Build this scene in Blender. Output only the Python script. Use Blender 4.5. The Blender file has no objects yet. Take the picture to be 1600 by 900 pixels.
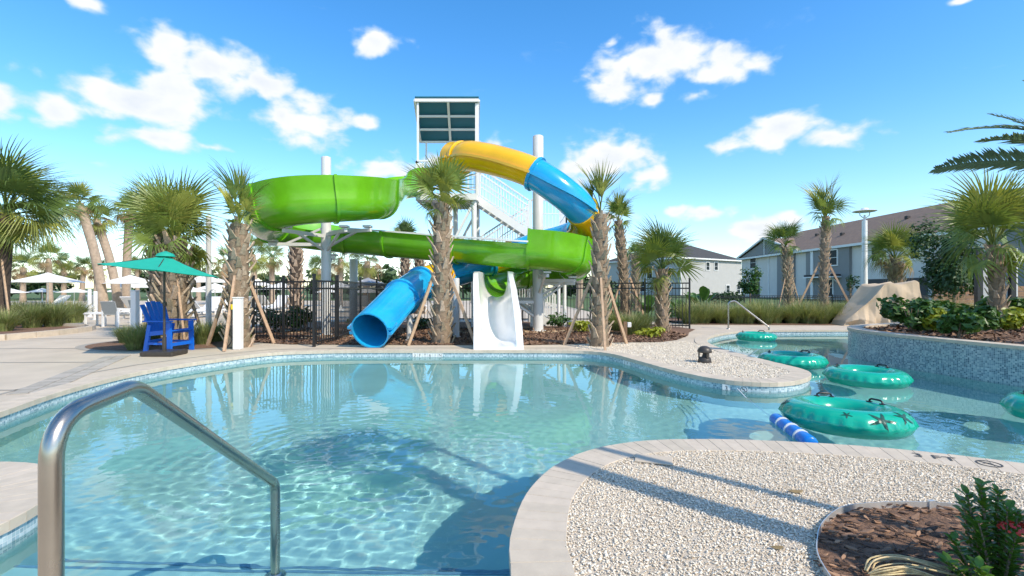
import bpy, bmesh, math, random
import numpy as np
from mathutils import Vector, Matrix
from mathutils.geometry import tessellate_polygon

PI = math.pi
R = math.radians
sc = bpy.context.scene
col = sc.collection
random.seed(7)
rng = np.random.default_rng(11)

# ------------------------------------------------------------------ camera, sky, sun, exposure
FPX = 760.0          # focal length in pixels of the 1600 px wide photograph
CAMZ = 1.25
cam = bpy.data.cameras.new('camera')
cam.sensor_width = 36.0
cam.lens = FPX / 1600 * 36
cam.clip_start = 0.05
cam.clip_end = 3000
cam_o = bpy.data.objects.new('camera', cam)
cam_o.location = (0, 0, CAMZ)
cam_o.rotation_euler = (PI / 2, 0, 0)
col.objects.link(cam_o)
sc.camera = cam_o

SUN_AZ = Vector((0.74, -0.67, 0)).normalized()     # horizontal direction towards the sun (right, behind)
SUN_EL = R(44)
sun = bpy.data.lights.new('sun', 'SUN')
sun.energy = 4.5
sun.angle = R(0.5)
sun.color = (1.0, 0.895, 0.735)
sun_o = bpy.data.objects.new('sun', sun)
sdir = Vector((SUN_AZ.x * math.cos(SUN_EL), SUN_AZ.y * math.cos(SUN_EL), math.sin(SUN_EL)))
sun_o.rotation_euler = (-sdir).to_track_quat('-Z', 'Y').to_euler()
sun_o.location = (8, -8, 12)
col.objects.link(sun_o)
sun.cycles.is_caustics_light = True

sc.view_settings.view_transform = 'Standard'
sc.view_settings.look = 'None'
sc.view_settings.exposure = 0.15
sc.view_settings.gamma = 1.0
sc.view_settings.use_curve_mapping = False
sc.cycles.use_denoising = True
sc.cycles.max_bounces = 10
sc.cycles.transparent_max_bounces = 8
sc.cycles.sample_clamp_indirect = 4.0
sc.cycles.blur_glossy = 0.3

world = bpy.data.worlds.new('World')
sc.world = world
world.use_nodes = True


class NG:
    """tiny node-graph helper"""
    def __init__(s, nt):
        s.nt = nt

    def n(s, t, **kw):
        nd = s.nt.nodes.new(t)
        for k, v in kw.items():
            setattr(nd, k, v)
        return nd

    def put(s, sock, v):
        if hasattr(v, 'is_output') or isinstance(v, bpy.types.NodeSocket):
            s.nt.links.new(v, sock)
        else:
            sock.default_value = v

    def math(s, op, a, b=0.0, c=None, clamp=False):
        nd = s.n('ShaderNodeMath', operation=op, use_clamp=clamp)
        s.put(nd.inputs[0], a)
        s.put(nd.inputs[1], b)
        if c is not None:
            s.put(nd.inputs[2], c)
        return nd.outputs[0]

    def vmath(s, op, a, b=(0, 0, 0)):
        nd = s.n('ShaderNodeVectorMath', operation=op)
        s.put(nd.inputs[0], a)
        s.put(nd.inputs[1], b)
        return nd.outputs['Value'] if op in ('LENGTH', 'DOT_PRODUCT', 'DISTANCE') else nd.outputs[0]

    def noise(s, vec, scale, detail=4, rough=.55, dist=0.0):
        nd = s.n('ShaderNodeTexNoise')
        s.put(nd.inputs['Vector'], vec)
        nd.inputs['Scale'].default_value = scale
        nd.inputs['Detail'].default_value = detail
        nd.inputs['Roughness'].default_value = rough
        nd.inputs['Distortion'].default_value = dist
        return nd.outputs['Fac']

    def mix(s, f, a, b, blend='MIX'):
        nd = s.n('ShaderNodeMix', data_type='RGBA', blend_type=blend)
        s.put(nd.inputs[0], f)
        s.put(nd.inputs[6], a)
        s.put(nd.inputs[7], b)
        return nd.outputs[2]

    def ramp(s, f, stops):
        nd = s.n('ShaderNodeValToRGB')
        el = nd.color_ramp.elements
        while len(el) < len(stops):
            el.new(0.5)
        for e, (p, c) in zip(el, stops):
            e.position = p
            e.color = (*c, 1)
        s.put(nd.inputs[0], f)
        return nd.outputs[0]

    def rng(s, v, a, b, c, d, smooth=False):
        nd = s.n('ShaderNodeMapRange')
        nd.interpolation_type = 'SMOOTHSTEP' if smooth else 'LINEAR'
        s.put(nd.inputs[0], v)
        for i, q in enumerate((a, b, c, d)):
            nd.inputs[i + 1].default_value = q
        return nd.outputs[0]


def build_world():
    nt = world.node_tree
    nt.nodes.clear()
    g = NG(nt)
    out = g.n('ShaderNodeOutputWorld')
    sky = g.n('ShaderNodeTexSky', sky_type='NISHITA')
    sky.sun_disc = False
    sky.sun_elevation = SUN_EL
    sky.sun_rotation = math.atan2(SUN_AZ.x, SUN_AZ.y)
    sky.air_density = 1.0
    sky.dust_density = 0.35
    sky.ozone_density = 2.2
    hs = g.n('ShaderNodeHueSaturation')
    hs.inputs['Saturation'].default_value = 1.34
    hs.inputs['Hue'].default_value = 0.499
    hs.inputs['Value'].default_value = 1.72
    nt.links.new(sky.outputs[0], hs.inputs['Color'])
    bg = g.n('ShaderNodeBackground')
    bg.inputs[1].default_value = 0.15
    nt.links.new(hs.outputs[0], bg.inputs[0])
    tc = g.n('ShaderNodeTexCoord')
    d = tc.outputs['Generated']
    sx = g.n('ShaderNodeSeparateXYZ')
    nt.links.new(d, sx.inputs[0])
    az = g.math('ARCTAN2', sx.outputs[0], sx.outputs[1])
    el = g.math('ARCSINE', sx.outputs[2])
    # the same cloud field goes on all the way round (mirrored every 90 degrees)
    azp = g.math('SUBTRACT', g.math('PINGPONG', g.math('ADD', az, PI / 4 + 2 * PI), PI / 2), PI / 4)
    cb = g.n('ShaderNodeCombineXYZ')
    nt.links.new(azp, cb.inputs[0])
    elp = g.math('PINGPONG', el, .545)      # and on overhead, unseen clouds added to whiten the fill light
    nt.links.new(elp, cb.inputs[1])
    pos = cb.outputs[0]
    clouds = [  # centre and half size in pixels of the photograph, weight
        (262, 82, 62, 34, 1), (350, 108, 100, 40, 1), (410, 128, 60, 30, 1), (215, 160, 150, 38, 1), (85, 168, 62, 30, 1),
        (260, 140, 90, 28, 1), (240, 215, 110, 24, .85), (330, 230, 50, 14, .7), (478, 188, 82, 42, 1), (570, 192, 32, 15, .8), (440, 180, 44, 30, .9),
        (592, 66, 48, 22, .95), (1020, 95, 92, 40, 1), (960, 128, 52, 30, .95), (1120, 108, 75, 28, .95), (1020, 157, 30, 14, .8), (1088, 148, 42, 15, .8), (952, 68, 34, 11, .55),
        (1215, 205, 70, 27, 1), (1300, 213, 80, 22, .95), (1142, 229, 50, 16, .85), (950, 250, 92, 36, 1), (1015, 275, 60, 22, .85), (890, 262, 40, 24, .85),
        (600, 262, 68, 24, .85), (778, 224, 32, 15, .8), (690, 250, 60, 16, .6), (1105, 333, 62, 17, .9), (1190, 362, 75, 24, .95), (1060, 330, 34, 14, .7),
        (135, 2, 66, 16, .85), (1500, 2, 32, 8, .8), (1240, 340, 60, 20, .6), (560, 300, 50, 14, .5), (940, 340, 90, 22, .6), (760, 330, 90, 22, .4), (150, 255, 70, 16, .4)]
    dens = None
    for cx, cy, w, h, wt in clouds:
        a = math.atan2(cx - 800, FPX)
        rr = math.hypot(FPX, cx - 800)
        e = math.atan2(450 - cy, rr)
        sa = w * 1.0 * FPX / rr ** 2
        se = h * 1.08 / rr
        v = g.vmath('MULTIPLY', g.vmath('SUBTRACT', pos, (a, e, 0)), (1 / sa, 1 / se, 0))
        ln = g.vmath('LENGTH', v)
        q = g.math('MULTIPLY_ADD', ln, -1.0, wt)
        dens = q if dens is None else g.math('MAXIMUM', dens, q)
    dens = g.math('MAXIMUM', dens, -0.7)
    st = g.vmath('MULTIPLY', pos, (1.0, 1.55, 1.0))
    nz = g.noise(st, 19, 5, .48, .15)
    nz2 = g.noise(st, 7, 3, .5)
    billow = g.math('ADD', g.math('MULTIPLY', g.math('SUBTRACT', nz, .5), 2.0), g.math('MULTIPLY', g.math('SUBTRACT', nz2, .5), 1.1))
    tot = g.math('ADD', dens, billow)
    alpha = g.rng(tot, -.10, 0.62, 0, .98, True)
    # thin veil low over the horizon, wispy streaks higher up
    veil = g.math('MULTIPLY', g.rng(el, 0.0, 0.34, .30, 0, True), g.rng(nz2, .25, .8, .55, 1.0))
    wisp = g.math('MULTIPLY', g.rng(g.noise(g.vmath('MULTIPLY', pos, (1, 3, 1)), 6, 6, .6, .6), .62, .85, 0, .28, True), 1.0)
    alpha2 = g.math('MAXIMUM', alpha, g.math('MAXIMUM', veil, wisp))
    shade = g.rng(g.noise(g.vmath('ADD', st, (0, .022, 0)), 16, 5, .5, .2), .3, .72, 1.0, 0.0)
    thick = g.rng(tot, .1, 1.1, 0, 1)
    ccol = g.mix(g.math('MULTIPLY', shade, g.math('MULTIPLY', thick, .75)), (1, 1, 1, 1), (.70, .77, .86, 1))
    ccol2 = g.mix(alpha, (.60, .81, 1, 1), ccol)
    cl = g.n('ShaderNodeBackground')
    nt.links.new(ccol2, cl.inputs[0])
    cl.inputs[1].default_value = 0.97
    mx = g.n('ShaderNodeMixShader')
    nt.links.new(alpha2, mx.inputs[0])
    nt.links.new(bg.outputs[0], mx.inputs[1])
    nt.links.new(cl.outputs[0], mx.inputs[2])
    nt.links.new(mx.outputs[0], out.inputs[0])


build_world()

# ------------------------------------------------------------------ materials
MATS = {}


def mat(name, c, rough=.6, var=.12, scale=6., bump=0., bscale=60., metal=0., rand=0., coat=0., spec=None, detail=5, c2=None, transl=0., sheen=0.):
    m = bpy.data.materials.new(name)
    m.use_nodes = True
    nt = m.node_tree
    g = NG(nt)
    b = nt.nodes['Principled BSDF']
    pos = g.n('ShaderNodeNewGeometry').outputs['Position']
    lo = tuple(max(0, x * (1 - var)) for x in c)
    hi = c2 if c2 else tuple(min(1, x * (1 + var)) for x in c)
    nz = g.noise(pos, scale, detail, .6)
    colr = g.mix(g.rng(nz, .3, .7, 0, 1), (*lo, 1), (*hi, 1))
    if rand:
        oi = g.n('ShaderNodeObjectInfo')
        hs = g.n('ShaderNodeHueSaturation')
        nt.links.new(g.rng(oi.outputs['Random'], 0, 1, 1 - rand, 1 + rand), hs.inputs['Value'])
        nt.links.new(g.rng(oi.outputs['Random'], 0, 1, .5 + rand * .05, .5 - rand * .05), hs.inputs['Hue'])
        nt.links.new(colr, hs.inputs['Color'])
        colr = hs.outputs[0]
    nt.links.new(colr, b.inputs['Base Color'])
    rv = g.rng(nz, .2, .8, max(.02, rough - .06), min(1, rough + .06))
    nt.links.new(rv, b.inputs['Roughness'])
    b.inputs['Metallic'].default_value = metal
    if spec is not None:
        b.inputs['Specular IOR Level'].default_value = spec
    if coat:
        b.inputs['Coat Weight'].default_value = coat
        b.inputs['Coat Roughness'].default_value = .08
    if bump:
        bp = g.n('ShaderNodeBump')
        bp.inputs['Strength'].default_value = min(1, bump)
        bp.inputs['Distance'].default_value = .02 * max(1, bump)
        nt.links.new(g.noise(pos, bscale, 6, .65), bp.inputs['Height'])
        nt.links.new(bp.outputs[0], b.inputs['Normal'])
    if transl:
        out = [n for n in nt.nodes if n.type == 'OUTPUT_MATERIAL'][0]
        tr = g.n('ShaderNodeBsdfTranslucent')
        nt.links.new(g.mix(.5, colr, (c[0] * 2.2, c[1] * 2.0, c[2] * .8, 1)), tr.inputs[0])
        mx = g.n('ShaderNodeMixShader')
        mx.inputs[0].default_value = transl
        nt.links.new(b.outputs[0], mx.inputs[1])
        nt.links.new(tr.outputs[0], mx.inputs[2])
        nt.links.new(mx.outputs[0], out.inputs[0])
    MATS[name] = m
    return m


def mosaic(name, stops, cell=.025, grout=(.45, .5, .52), rough=.25):
    """small square tiles, one random tone each, laid out in UV metres"""
    m = bpy.data.materials.new(name)
    m.use_nodes = True
    nt = m.node_tree
    g = NG(nt)
    b = nt.nodes['Principled BSDF']
    uv = g.n('ShaderNodeUVMap', uv_map='uv').outputs[0]
    v = g.vmath('MULTIPLY', uv, (1 / cell, 1 / cell, 0))
    fl = g.vmath('FLOOR', v)
    wn = g.n('ShaderNodeTexWhiteNoise', noise_dimensions='3D')
    nt.links.new(fl, wn.inputs['Vector'])
    big = g.noise(uv, 2.2, 3)
    val = g.math('ADD', g.math('MULTIPLY', wn.outputs['Value'], .8), g.math('MULTIPLY', g.math('SUBTRACT', big, .4), .5))
    tone = g.ramp(val, stops)
    fr = g.vmath('FRACTION', v)
    s = g.n('ShaderNodeSeparateXYZ')
    nt.links.new(fr, s.inputs[0])
    inside = g.math('MULTIPLY', g.math('GREATER_THAN', s.outputs[0], .1), g.math('GREATER_THAN', s.outputs[1], .1))
    nt.links.new(g.mix(inside, (*grout, 1), tone), b.inputs['Base Color'])
    nt.links.new(g.rng(inside, 0, 1, .8, rough), b.inputs['Roughness'])
    bp = g.n('ShaderNodeBump')
    bp.inputs['Strength'].default_value = .25
    bp.inputs['Distance'].default_value = .003
    nt.links.new(inside, bp.inputs['Height'])
    nt.links.new(bp.outputs[0], b.inputs['Normal'])
    MATS[name] = m
    return m


def tone_mat(name, stops, rough=.8, var=.1):
    """colour from a per-face 'tone' attribute (each small piece has a tone of its own)"""
    m = bpy.data.materials.new(name)
    m.use_nodes = True
    nt = m.node_tree
    g = NG(nt)
    b = nt.nodes['Principled BSDF']
    at_ = g.n('ShaderNodeAttribute', attribute_name='tone')
    c = g.ramp(at_.outputs['Fac'], stops)
    pos = g.n('ShaderNodeNewGeometry').outputs['Position']
    c = g.mix(g.rng(g.noise(pos, 90, 3), .35, .75, 0, .2), c, (.25, .2, .15, 1), 'MULTIPLY')
    nt.links.new(c, b.inputs['Base Color'])
    b.inputs['Roughness'].default_value = rough
    MATS[name] = m
    return m


mat('concrete', (.52, .44, .34), .85, .11, 1.1, .25, 90)
mat('paver_grey', (.37, .335, .285), .85, .12, 14, .2, 120, rand=.16)
mat('coping', (.53, .45, .35), .78, .09, 9, .15, 90, rand=.06)
mat('plaster', (.27, .485, .485), .75, .09, 1.1, .06, 30)
mat('step_line', (.10, .22, .32), .5, .15, 30)
mat('gravel_base', (.66, .56, .43), .95, .3, 90, .8, 140)
mat('gravel_far', (.60, .53, .43), .95, .22, 60, .9, 75)
mat('mulch', (.19, .108, .066), .95, .5, 35, 1.0, 45)
mat('soil', (.22, .13, .08), .95, .4, 8, .8, 40)
mat('lawn', (.075, .12, .03), .95, .3, .6, .5, 20)
mat('sand_pad', (.52, .38, .24), .9, .15, 6, .3, 40)
mat('stainless', (.47, .425, .365), .27, .08, 4, metal=1.0)
mat('white_steel', (.78, .78, .76), .35, .04, 3, coat=.2)
mat('grey_steel', (.60, .60, .58), .4, .05, 3)
mat('galv', (.42, .43, .43), .45, .1, 20, metal=.4)
mat('black_metal', (.014, .014, .015), .4, .1, 10)
mat('dark_bronze', (.045, .037, .030), .45, .2, 20)
mat('green_gel', (.14, .44, .012), .22, 0.16, 1.3, coat=.5)
mat('yellow_gel', (.84, .46, .002), .22, 0.1, 1.3, coat=.5)
mat('blue_gel', (.012, .35, .66), .2, 0.14, 1.3, coat=.5)
mat('white_gel', (.80, .80, .78), .22, .03, 3, coat=.4)
mat('teal_panel', (.02, .15, .22), .5, .06, 3)
mat('teal_cloth', (.012, .40, .30), .8, .07, 8, .1, 200, transl=.18)
mat('white_cloth', (.78, .77, .74), .85, .04, 6, transl=.15)
mat('grey_cloth', (.25, .26, .28), .85, .06, 6)
mat('tarp', (.52, .40, .27), .8, .1, 3, .2, 9)
mat('ring_teal', (.004, .36, .235), .2, .05, 3, coat=.3)
mat('print_dark', (.012, .07, .05), .35, .3, 40)
mat('black_plastic', (.012, .012, .014), .35, .1, 20)
mat('float_blue', (.008, .19, .62), .3, .08, 12)
mat('float_white', (.75, .75, .74), .4, .05, 12)
mat('chair_blue', (.004, .12, .56), .42, .06, 8)
mat('lounge_white', (.74, .74, .73), .5, .05, 6)
mat('sling_grey', (.30, .31, .30), .8, .08, 30)
mat('pvc_white', (.76, .74, .71), .45, .04, 4)
mat('yellow_plastic', (.75, .55, .02), .4, .05, 6)
mat('boot', (.42, .325, .225), .9, .3, 22, .5, 60, rand=.28)
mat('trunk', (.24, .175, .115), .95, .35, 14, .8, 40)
mat('trunk_smooth', (.38, .29, .21), .9, .22, 9, .5, 40)
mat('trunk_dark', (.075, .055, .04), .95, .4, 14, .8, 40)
mat('stake', (.44, .30, .19), .85, .18, 12, .3, 60, rand=.1)
mat('frond', (.16, .225, .045), .45, .22, 5, rand=.25, transl=.25)
mat('frond_yellow', (.26, .285, .06), .5, .22, 5, rand=.25, transl=.25)
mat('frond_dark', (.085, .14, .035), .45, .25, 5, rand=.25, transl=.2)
mat('frond_blue', (.13, .19, .11), .5, .2, 5, rand=.2, transl=.2)
mat('frond_dead', (.30, .21, .11), .85, .25, 8, rand=.25, transl=.15)
mat('grass', (.19, .235, .075), .7, .35, 9, rand=.2, transl=.25)
mat('grass_tip', (.33, .32, .15), .8, .3, 9, rand=.2, transl=.25)
mat('leaf', (.055, .13, .022), .45, .4, 14, rand=.2, transl=.22)
mat('leaf_tree', (.030, .075, .018), .5, .4, 6, rand=.2, transl=.2)
mat('leaf_far', (.045, .085, .03), .7, .4, 3, rand=.25)
mat('leaf_lime', (.26, .30, .02), .45, .4, 14, rand=.2, transl=.25)
mat('leaf_ixora', (.075, .17, .018), .35, .4, 40, rand=.15, transl=.22)
mat('flower_red', (.38, .02, .015), .5, .2, 40)
mat('straw', (.58, .45, .24), .8, .25, 40, rand=.1)
mat('house_grey', (.43, .425, .41), .85, .05, 1.5)
mat('house_white', (.66, .63, .585), .85, .04, 1.5)
mat('house_dark', (.25, .25, .245), .85, .05, 1.5)
mat('trim', (.78, .78, .76), .6, .03, 2)
mat('roof_dark', (.055, .052, .05), .9, .2, 3, .3, 14)
mat('roof_brown', (.21, .145, .105), .9, .18, 3, .3, 14)
mat('glass_dark', (.022, .03, .034), .45, .3, 1.2, spec=.12)
mat('shade_dark', (.035, .035, .038), .6, .1, 6)  # near-black colour standing in for the shade inside the porches
mat('wood_board', (.25, .145, .08), .75, .25, 7, .2, 40, rand=.15)
mat('text_black', (.06, .058, .055), .6, .1, 30)
mat('tile_white', (.72, .72, .70), .3, .04, 30)
mat('edging', (.66, .64, .60), .35, .1, 8, metal=.6)
mat('terracotta', (.42, .16, .07), .85, .1, 6)
mosaic('mosaic', [(0, (.07, .12, .16)), (.3, (.16, .24, .28)), (.55, (.25, .35, .38)), (.8, (.38, .46, .47)), (1, (.52, .57, .56))])
mosaic('mosaic_light', [(0, (.16, .26, .31)), (.4, (.34, .46, .50)), (.75, (.50, .60, .62)), (1, (.68, .72, .72))], grout=(.6, .64, .65))
tone_mat('shell', [(0, (.22, .17, .12)), (.12, (.44, .35, .245)), (.38, (.70, .60, .465)), (1, (.88, .80, .66))], .75)
tone_mat('bark', [(0, (.028, .017, .012)), (.35, (.11, .062, .040)), (.7, (.24, .14, .085)), (1, (.42, .24, .135))], .85)

# ------------------------------------------------------------------ geometry helpers


def at(px, py, Y):
    """point at depth Y metres that the photograph shows at (px, py)"""
    return Vector(((px - 800) / FPX * Y, Y, CAMZ - (py - 450) / FPX * Y))


def gp(px, py, z=0.0):
    """point on the level z that the photograph shows at (px, py)"""
    Y = (CAMZ - z) * FPX / (py - 450)
    return Vector(((px - 800) / FPX * Y, Y, z))


def catmull(pts, n=8, closed=False):
    pts = [Vector(p) for p in pts]
    out = []
    N = len(pts)
    for i in range(N if closed else N - 1):
        if closed:
            p0, p1, p2, p3 = pts[(i - 1) % N], pts[i], pts[(i + 1) % N], pts[(i + 2) % N]
        else:
            p1, p2 = pts[i], pts[i + 1]
            p0 = pts[i - 1] if i > 0 else p1 * 2 - p2
            p3 = pts[i + 2] if i + 2 < N else p2 * 2 - p1
        for k in range(n):
            t = k / n
            out.append(.5 * ((2 * p1) + (p2 - p0) * t + (2 * p0 - 5 * p1 + 4 * p2 - p3) * t * t + (3 * p1 - p0 - 3 * p2 + p3) * t ** 3))
    if not closed:
        out.append(pts[-1].copy())
    return out


def resample(pts, step, closed=False):
    P = pts + [pts[0]] if closed else pts
    L = [0]
    for a, b in zip(P, P[1:]):
        L.append(L[-1] + (b - a).length)
    n = max(2, round(L[-1] / step))
    out = []
    j = 0
    for i in range(n if closed else n + 1):
        s = L[-1] * i / n
        while j < len(L) - 2 and L[j + 1] < s:
            j += 1
        t = (s - L[j]) / max(1e-9, L[j + 1] - L[j])
        out.append(P[j].lerp(P[j + 1], t))
    return out


class MB:
    def __init__(s):
        s.v = []
        s.f = []
        s.uv = {}

    def add(s, v, f):
        o = len(s.v)
        s.v.extend([tuple(p) for p in v])
        s.f.extend([tuple(i + o for i in q) for q in f])
        return s

    def box(s, c, d, rot=None, bev=0.0):
        x, y, z = d[0] / 2, d[1] / 2, d[2] / 2
        M = rot if rot is not None else Matrix.Identity(3)
        c = Vector(c)
        if bev <= 0:
            P = [Vector((a, b, e)) for a in (-x, x) for b in (-y, y) for e in (-z, z)]
            F = [(0, 1, 3, 2), (4, 6, 7, 5), (0, 4, 5, 1), (2, 3, 7, 6), (0, 2, 6, 4), (1, 5, 7, 3)]
        else:
            # chamfered top and bottom edges
            b_ = bev
            ring = [(-x + b_, -y), (x - b_, -y), (x, -y + b_), (x, y - b_), (x - b_, y), (-x + b_, y), (-x, y - b_), (-x, -y + b_)]
            P = []
            for zz, k in ((-z, b_), (-z + b_, 0), (z - b_, 0), (z, b_)):
                for (a, e) in ring:
                    P.append(Vector((a - math.copysign(min(k, abs(a)), a), e - math.copysign(min(k, abs(e)), e), zz)))
            F = [tuple(reversed(range(8))), tuple(range(24, 32))]
            for l in range(3):
                for i in range(8):
                    j = (i + 1) % 8
                    F.append((l * 8 + i, l * 8 + j, l * 8 + 8 + j, l * 8 + 8 + i))
        return s.add([M @ p + c for p in P], F)

    def bar(s, a, b, w, h, up=(0, 0, 1)):
        """rectangular bar from a to b, w across and h along 'up'"""
        a, b = Vector(a), Vector(b)
        t = (b - a).normalized()
        up = Vector(up)
        if abs(t.dot(up)) > .98:
            up = Vector((0, 1, 0))
        sd = t.cross(up).normalized()
        u = sd.cross(t)
        P = []
        for q in (a, b):
            for i, j in ((-1, -1), (1, -1), (1, 1), (-1, 1)):
                P.append(q + sd * (i * w / 2) + u * (j * h / 2))
        return s.add(P, [(0, 1, 2, 3), (7, 6, 5, 4), (0, 4, 5, 1), (1, 5, 6, 2), (2, 6, 7, 3), (3, 7, 4, 0)])

    def tube(s, pts, rad, n=10, cap=True):
        pts = [Vector(p) for p in pts]
        m = len(pts)
        rr = rad if isinstance(rad, (list, tuple)) else [rad] * m
        P = []
        ref = None
        for i, p in enumerate(pts):
            t = (pts[min(i + 1, m - 1)] - pts[max(i - 1, 0)]).normalized()
            if ref is None:
                ref = Vector((0, 0, 1)) if abs(t.z) < .9 else Vector((1, 0, 0))
            sd = t.cross(ref).normalized()
            u = sd.cross(t)
            ref = u
            for k in range(n):
                a = 2 * PI * k / n
                P.append(p + (sd * math.cos(a) + u * math.sin(a)) * rr[i])
        F = []
        for i in range(m - 1):
            for k in range(n):
                k2 = (k + 1) % n
                F.append((i * n + k, i * n + k2, (i + 1) * n + k2, (i + 1) * n + k))
        if cap:
            F.append(tuple(reversed(range(n))))
            F.append(tuple(range((m - 1) * n, m * n)))
        return s.add(P, F)

    def cyl(s, a, b, r, n=16, r2=None):
        return s.tube([a, b], [r, r if r2 is None else r2], n)

    def lathe(s, prof, c=(0, 0, 0), n=20, cap=True):
        c = Vector(c)
        P = [c + Vector((r * math.cos(2 * PI * k / n), r * math.sin(2 * PI * k / n), z)) for r, z in prof for k in range(n)]
        F = []
        for i in range(len(prof) - 1):
            for k in range(n):
                k2 = (k + 1) % n
                F.append((i * n + k, i * n + k2, (i + 1) * n + k2, (i + 1) * n + k))
        if cap:
            F.append(tuple(reversed(range(n))))
            F.append(tuple(range((len(prof) - 1) * n, len(prof) * n)))
        return s.add(P, F)

    def prism(s, poly, z0, z1):
        n = len(poly)
        P = [(p[0], p[1], z0) for p in poly] + [(p[0], p[1], z1) for p in poly]
        F = [(i, (i + 1) % n, n + (i + 1) % n, n + i) for i in range(n)]
        tri = tessellate_polygon([[Vector((p[0], p[1], 0)) for p in poly]])
        for t in tri:
            F.append(tuple(n + i for i in t))
            F.append(tuple(reversed(t)))
        return s.add(P, F)

    def mesh(s, name, m=None, smooth=False):
        me = bpy.data.meshes.new(name)
        me.from_pydata(s.v, [], s.f)
        if m:
            me.materials.append(MATS[m])
        if smooth:
            me.shade_smooth()
            if smooth != True:
                me.set_sharp_from_angle(angle=R(smooth))
        me.update()
        return me

    def build(s, name, m, parent=None, smooth=False, fix=False):
        me = s.mesh(name, m, smooth)
        if fix:
            bm = bmesh.new()
            bm.from_mesh(me)
            bmesh.ops.recalc_face_normals(bm, faces=bm.faces)
            bm.to_mesh(me)
            bm.free()
        return link(name, me, parent)


def link(name, me, parent=None, M=None):
    o = bpy.data.objects.new(name, me)
    col.objects.link(o)
    if parent is not None:
        o.parent = parent
    if M is not None:
        o.matrix_basis = M
    return o


def tag(o, label=None, cat=None, group=None, kind=None):
    if label:
        o['label'] = label
    if cat:
        o['category'] = cat
    if group:
        o['group'] = group
    if kind:
        o['kind'] = kind
    return o


def empty(name, loc, rz=0.0):
    o = bpy.data.objects.new(name, None)
    o.location = loc
    o.rotation_euler = (0, 0, rz)
    o.empty_display_size = .2
    col.objects.link(o)
    return o


def copy_tree(o, parent=None):
    c = o.copy()
    col.objects.link(c)
    if parent is not None:
        c.parent = parent
    for ch in list(o.children):
        copy_tree(ch, c)
    return c


def fast_mesh(name, v, f, m, smooth=False, tone=None):
    """numpy mesh; f is an (n, k) array"""
    me = bpy.data.meshes.new(name)
    k = f.shape[1]
    me.vertices.add(len(v))
    me.vertices.foreach_set('co', np.asarray(v, np.float32).ravel())
    me.loops.add(f.size)
    me.loops.foreach_set('vertex_index', np.asarray(f, np.int32).ravel())
    me.polygons.add(len(f))
    me.polygons.foreach_set('loop_start', np.arange(0, f.size, k, dtype=np.int32))
    me.update(calc_edges=True)
    if smooth:
        me.shade_smooth()
    if tone is not None:
        a = me.attributes.new('tone', 'FLOAT', 'FACE')
        a.data.foreach_set('value', np.asarray(tone, np.float32))
    me.materials.append(MATS[m])
    me.validate()
    return me


def sheet(name, outer, z, m, holes=(), parent=None, kind='structure'):
    loops = [[Vector((p[0], p[1], 0)) for p in outer]] + [[Vector((p[0], p[1], 0)) for p in h] for h in holes]
    tri = tessellate_polygon(loops)
    flat = [p for l in loops for p in l]
    F = []
    for a, b, c in tri:
        A, B, C = flat[a], flat[b], flat[c]
        if (B - A).cross(C - A).z < 0:
            a, c = c, a
        F.append((a, b, c))
    mb = MB().add([(p.x, p.y, z) for p in flat], F)
    o = mb.build(name, m, parent)
    if kind and parent is None:
        tag(o, kind=kind)
    return o


def inside(poly, x, y):
    """vectorised point in polygon"""
    px = np.array([p[0] for p in poly])
    py = np.array([p[1] for p in poly])
    res = np.zeros(np.shape(x), bool)
    j = len(px) - 1
    for i in range(len(px)):
        c = ((py[i] > y) != (py[j] > y)) & (x < (px[j] - px[i]) * (y - py[i]) / (py[j] - py[i] + 1e-12) + px[i])
        res ^= c
        j = i
    return res


def offset_loop(pts, d):
    """offset a closed clockwise/counter-clockwise polyline to its left by d"""
    n = len(pts)
    out = []
    for i in range(n):
        t = (pts[(i + 1) % n] - pts[i - 1])
        t.z = 0
        t.normalize()
        out.append(pts[i] + Vector((-t.y, t.x, 0)) * d)
    return out

# ------------------------------------------------------------------ the setting: outline of the water
WZ = -0.12           # water level
FLOOR = -1.05
V3 = lambda p: Vector((p[0], p[1], 0))
near_edge = [V3((-2.69, 1.55)), V3((0.014, 1.55))]
island = catmull([V3(p) for p in [(.014, 1.56), (.012, 2.11), (.01, 2.436), (.117, 2.97), (.36, 3.45), (.75, 3.8), (1.30, 3.96), (2.07, 3.93), (2.94, 3.73), (3.6, 3.42), (4.6, 2.85), (5.6, 2.05), (6.5, 1.1), (7.1, .2), (7.4, -.5)]], 8)
planter = catmull([V3(p) for p in [(10.4, -.5), (10.0, .8), (9.2, 2.2), (8.3, 3.6), (7.55, 5.2), (7.05, 6.8), (6.72, 8.3), (6.68, 9.3), (7.05, 10.2), (8.0, 10.9), (9.8, 11.6), (13, 12.2), (18, 12.5)]], 8)
farbank = catmull([V3(p) for p in [(18, 15.3), (14, 14.9), (10.4, 14.45), (8.2, 14.35), (7.2, 14.2), (6.24, 13.75), (5.1, 12.5), (4.52, 11.3), (4.32, 10.3), (4.29, 9.31), (4.36, 8.19), (4.43, 7.54), (4.36, 7.14), (4.13, 6.79), (3.81, 6.52), (3.44, 6.38), (3.1, 6.44), (2.8, 6.64), (2.54, 7.09), (2.34, 7.66), (2.13, 8.41), (1.9, 9.15), (1.55, 9.52), (1.0, 9.66), (-1.0, 9.68), (-3.06, 9.68), (-4.04, 9.55), (-4.65, 9.27), (-5.13, 8.48), (-5.44, 7.66), (-5.54, 6.79), (-5.41, 5.79), (-5.13, 4.87), (-4.95, 4.2), (-4.75, 3.72), (-4.35, 3.46), (-3.95, 3.42)]], 8)
circ = [Vector((-3.62 + .93 * math.cos(R(a)), 2.52 + .93 * math.sin(R(a)), 0)) for a in range(100, -1, -6)]
segs = [near_edge, island, planter, farbank, circ]
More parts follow.
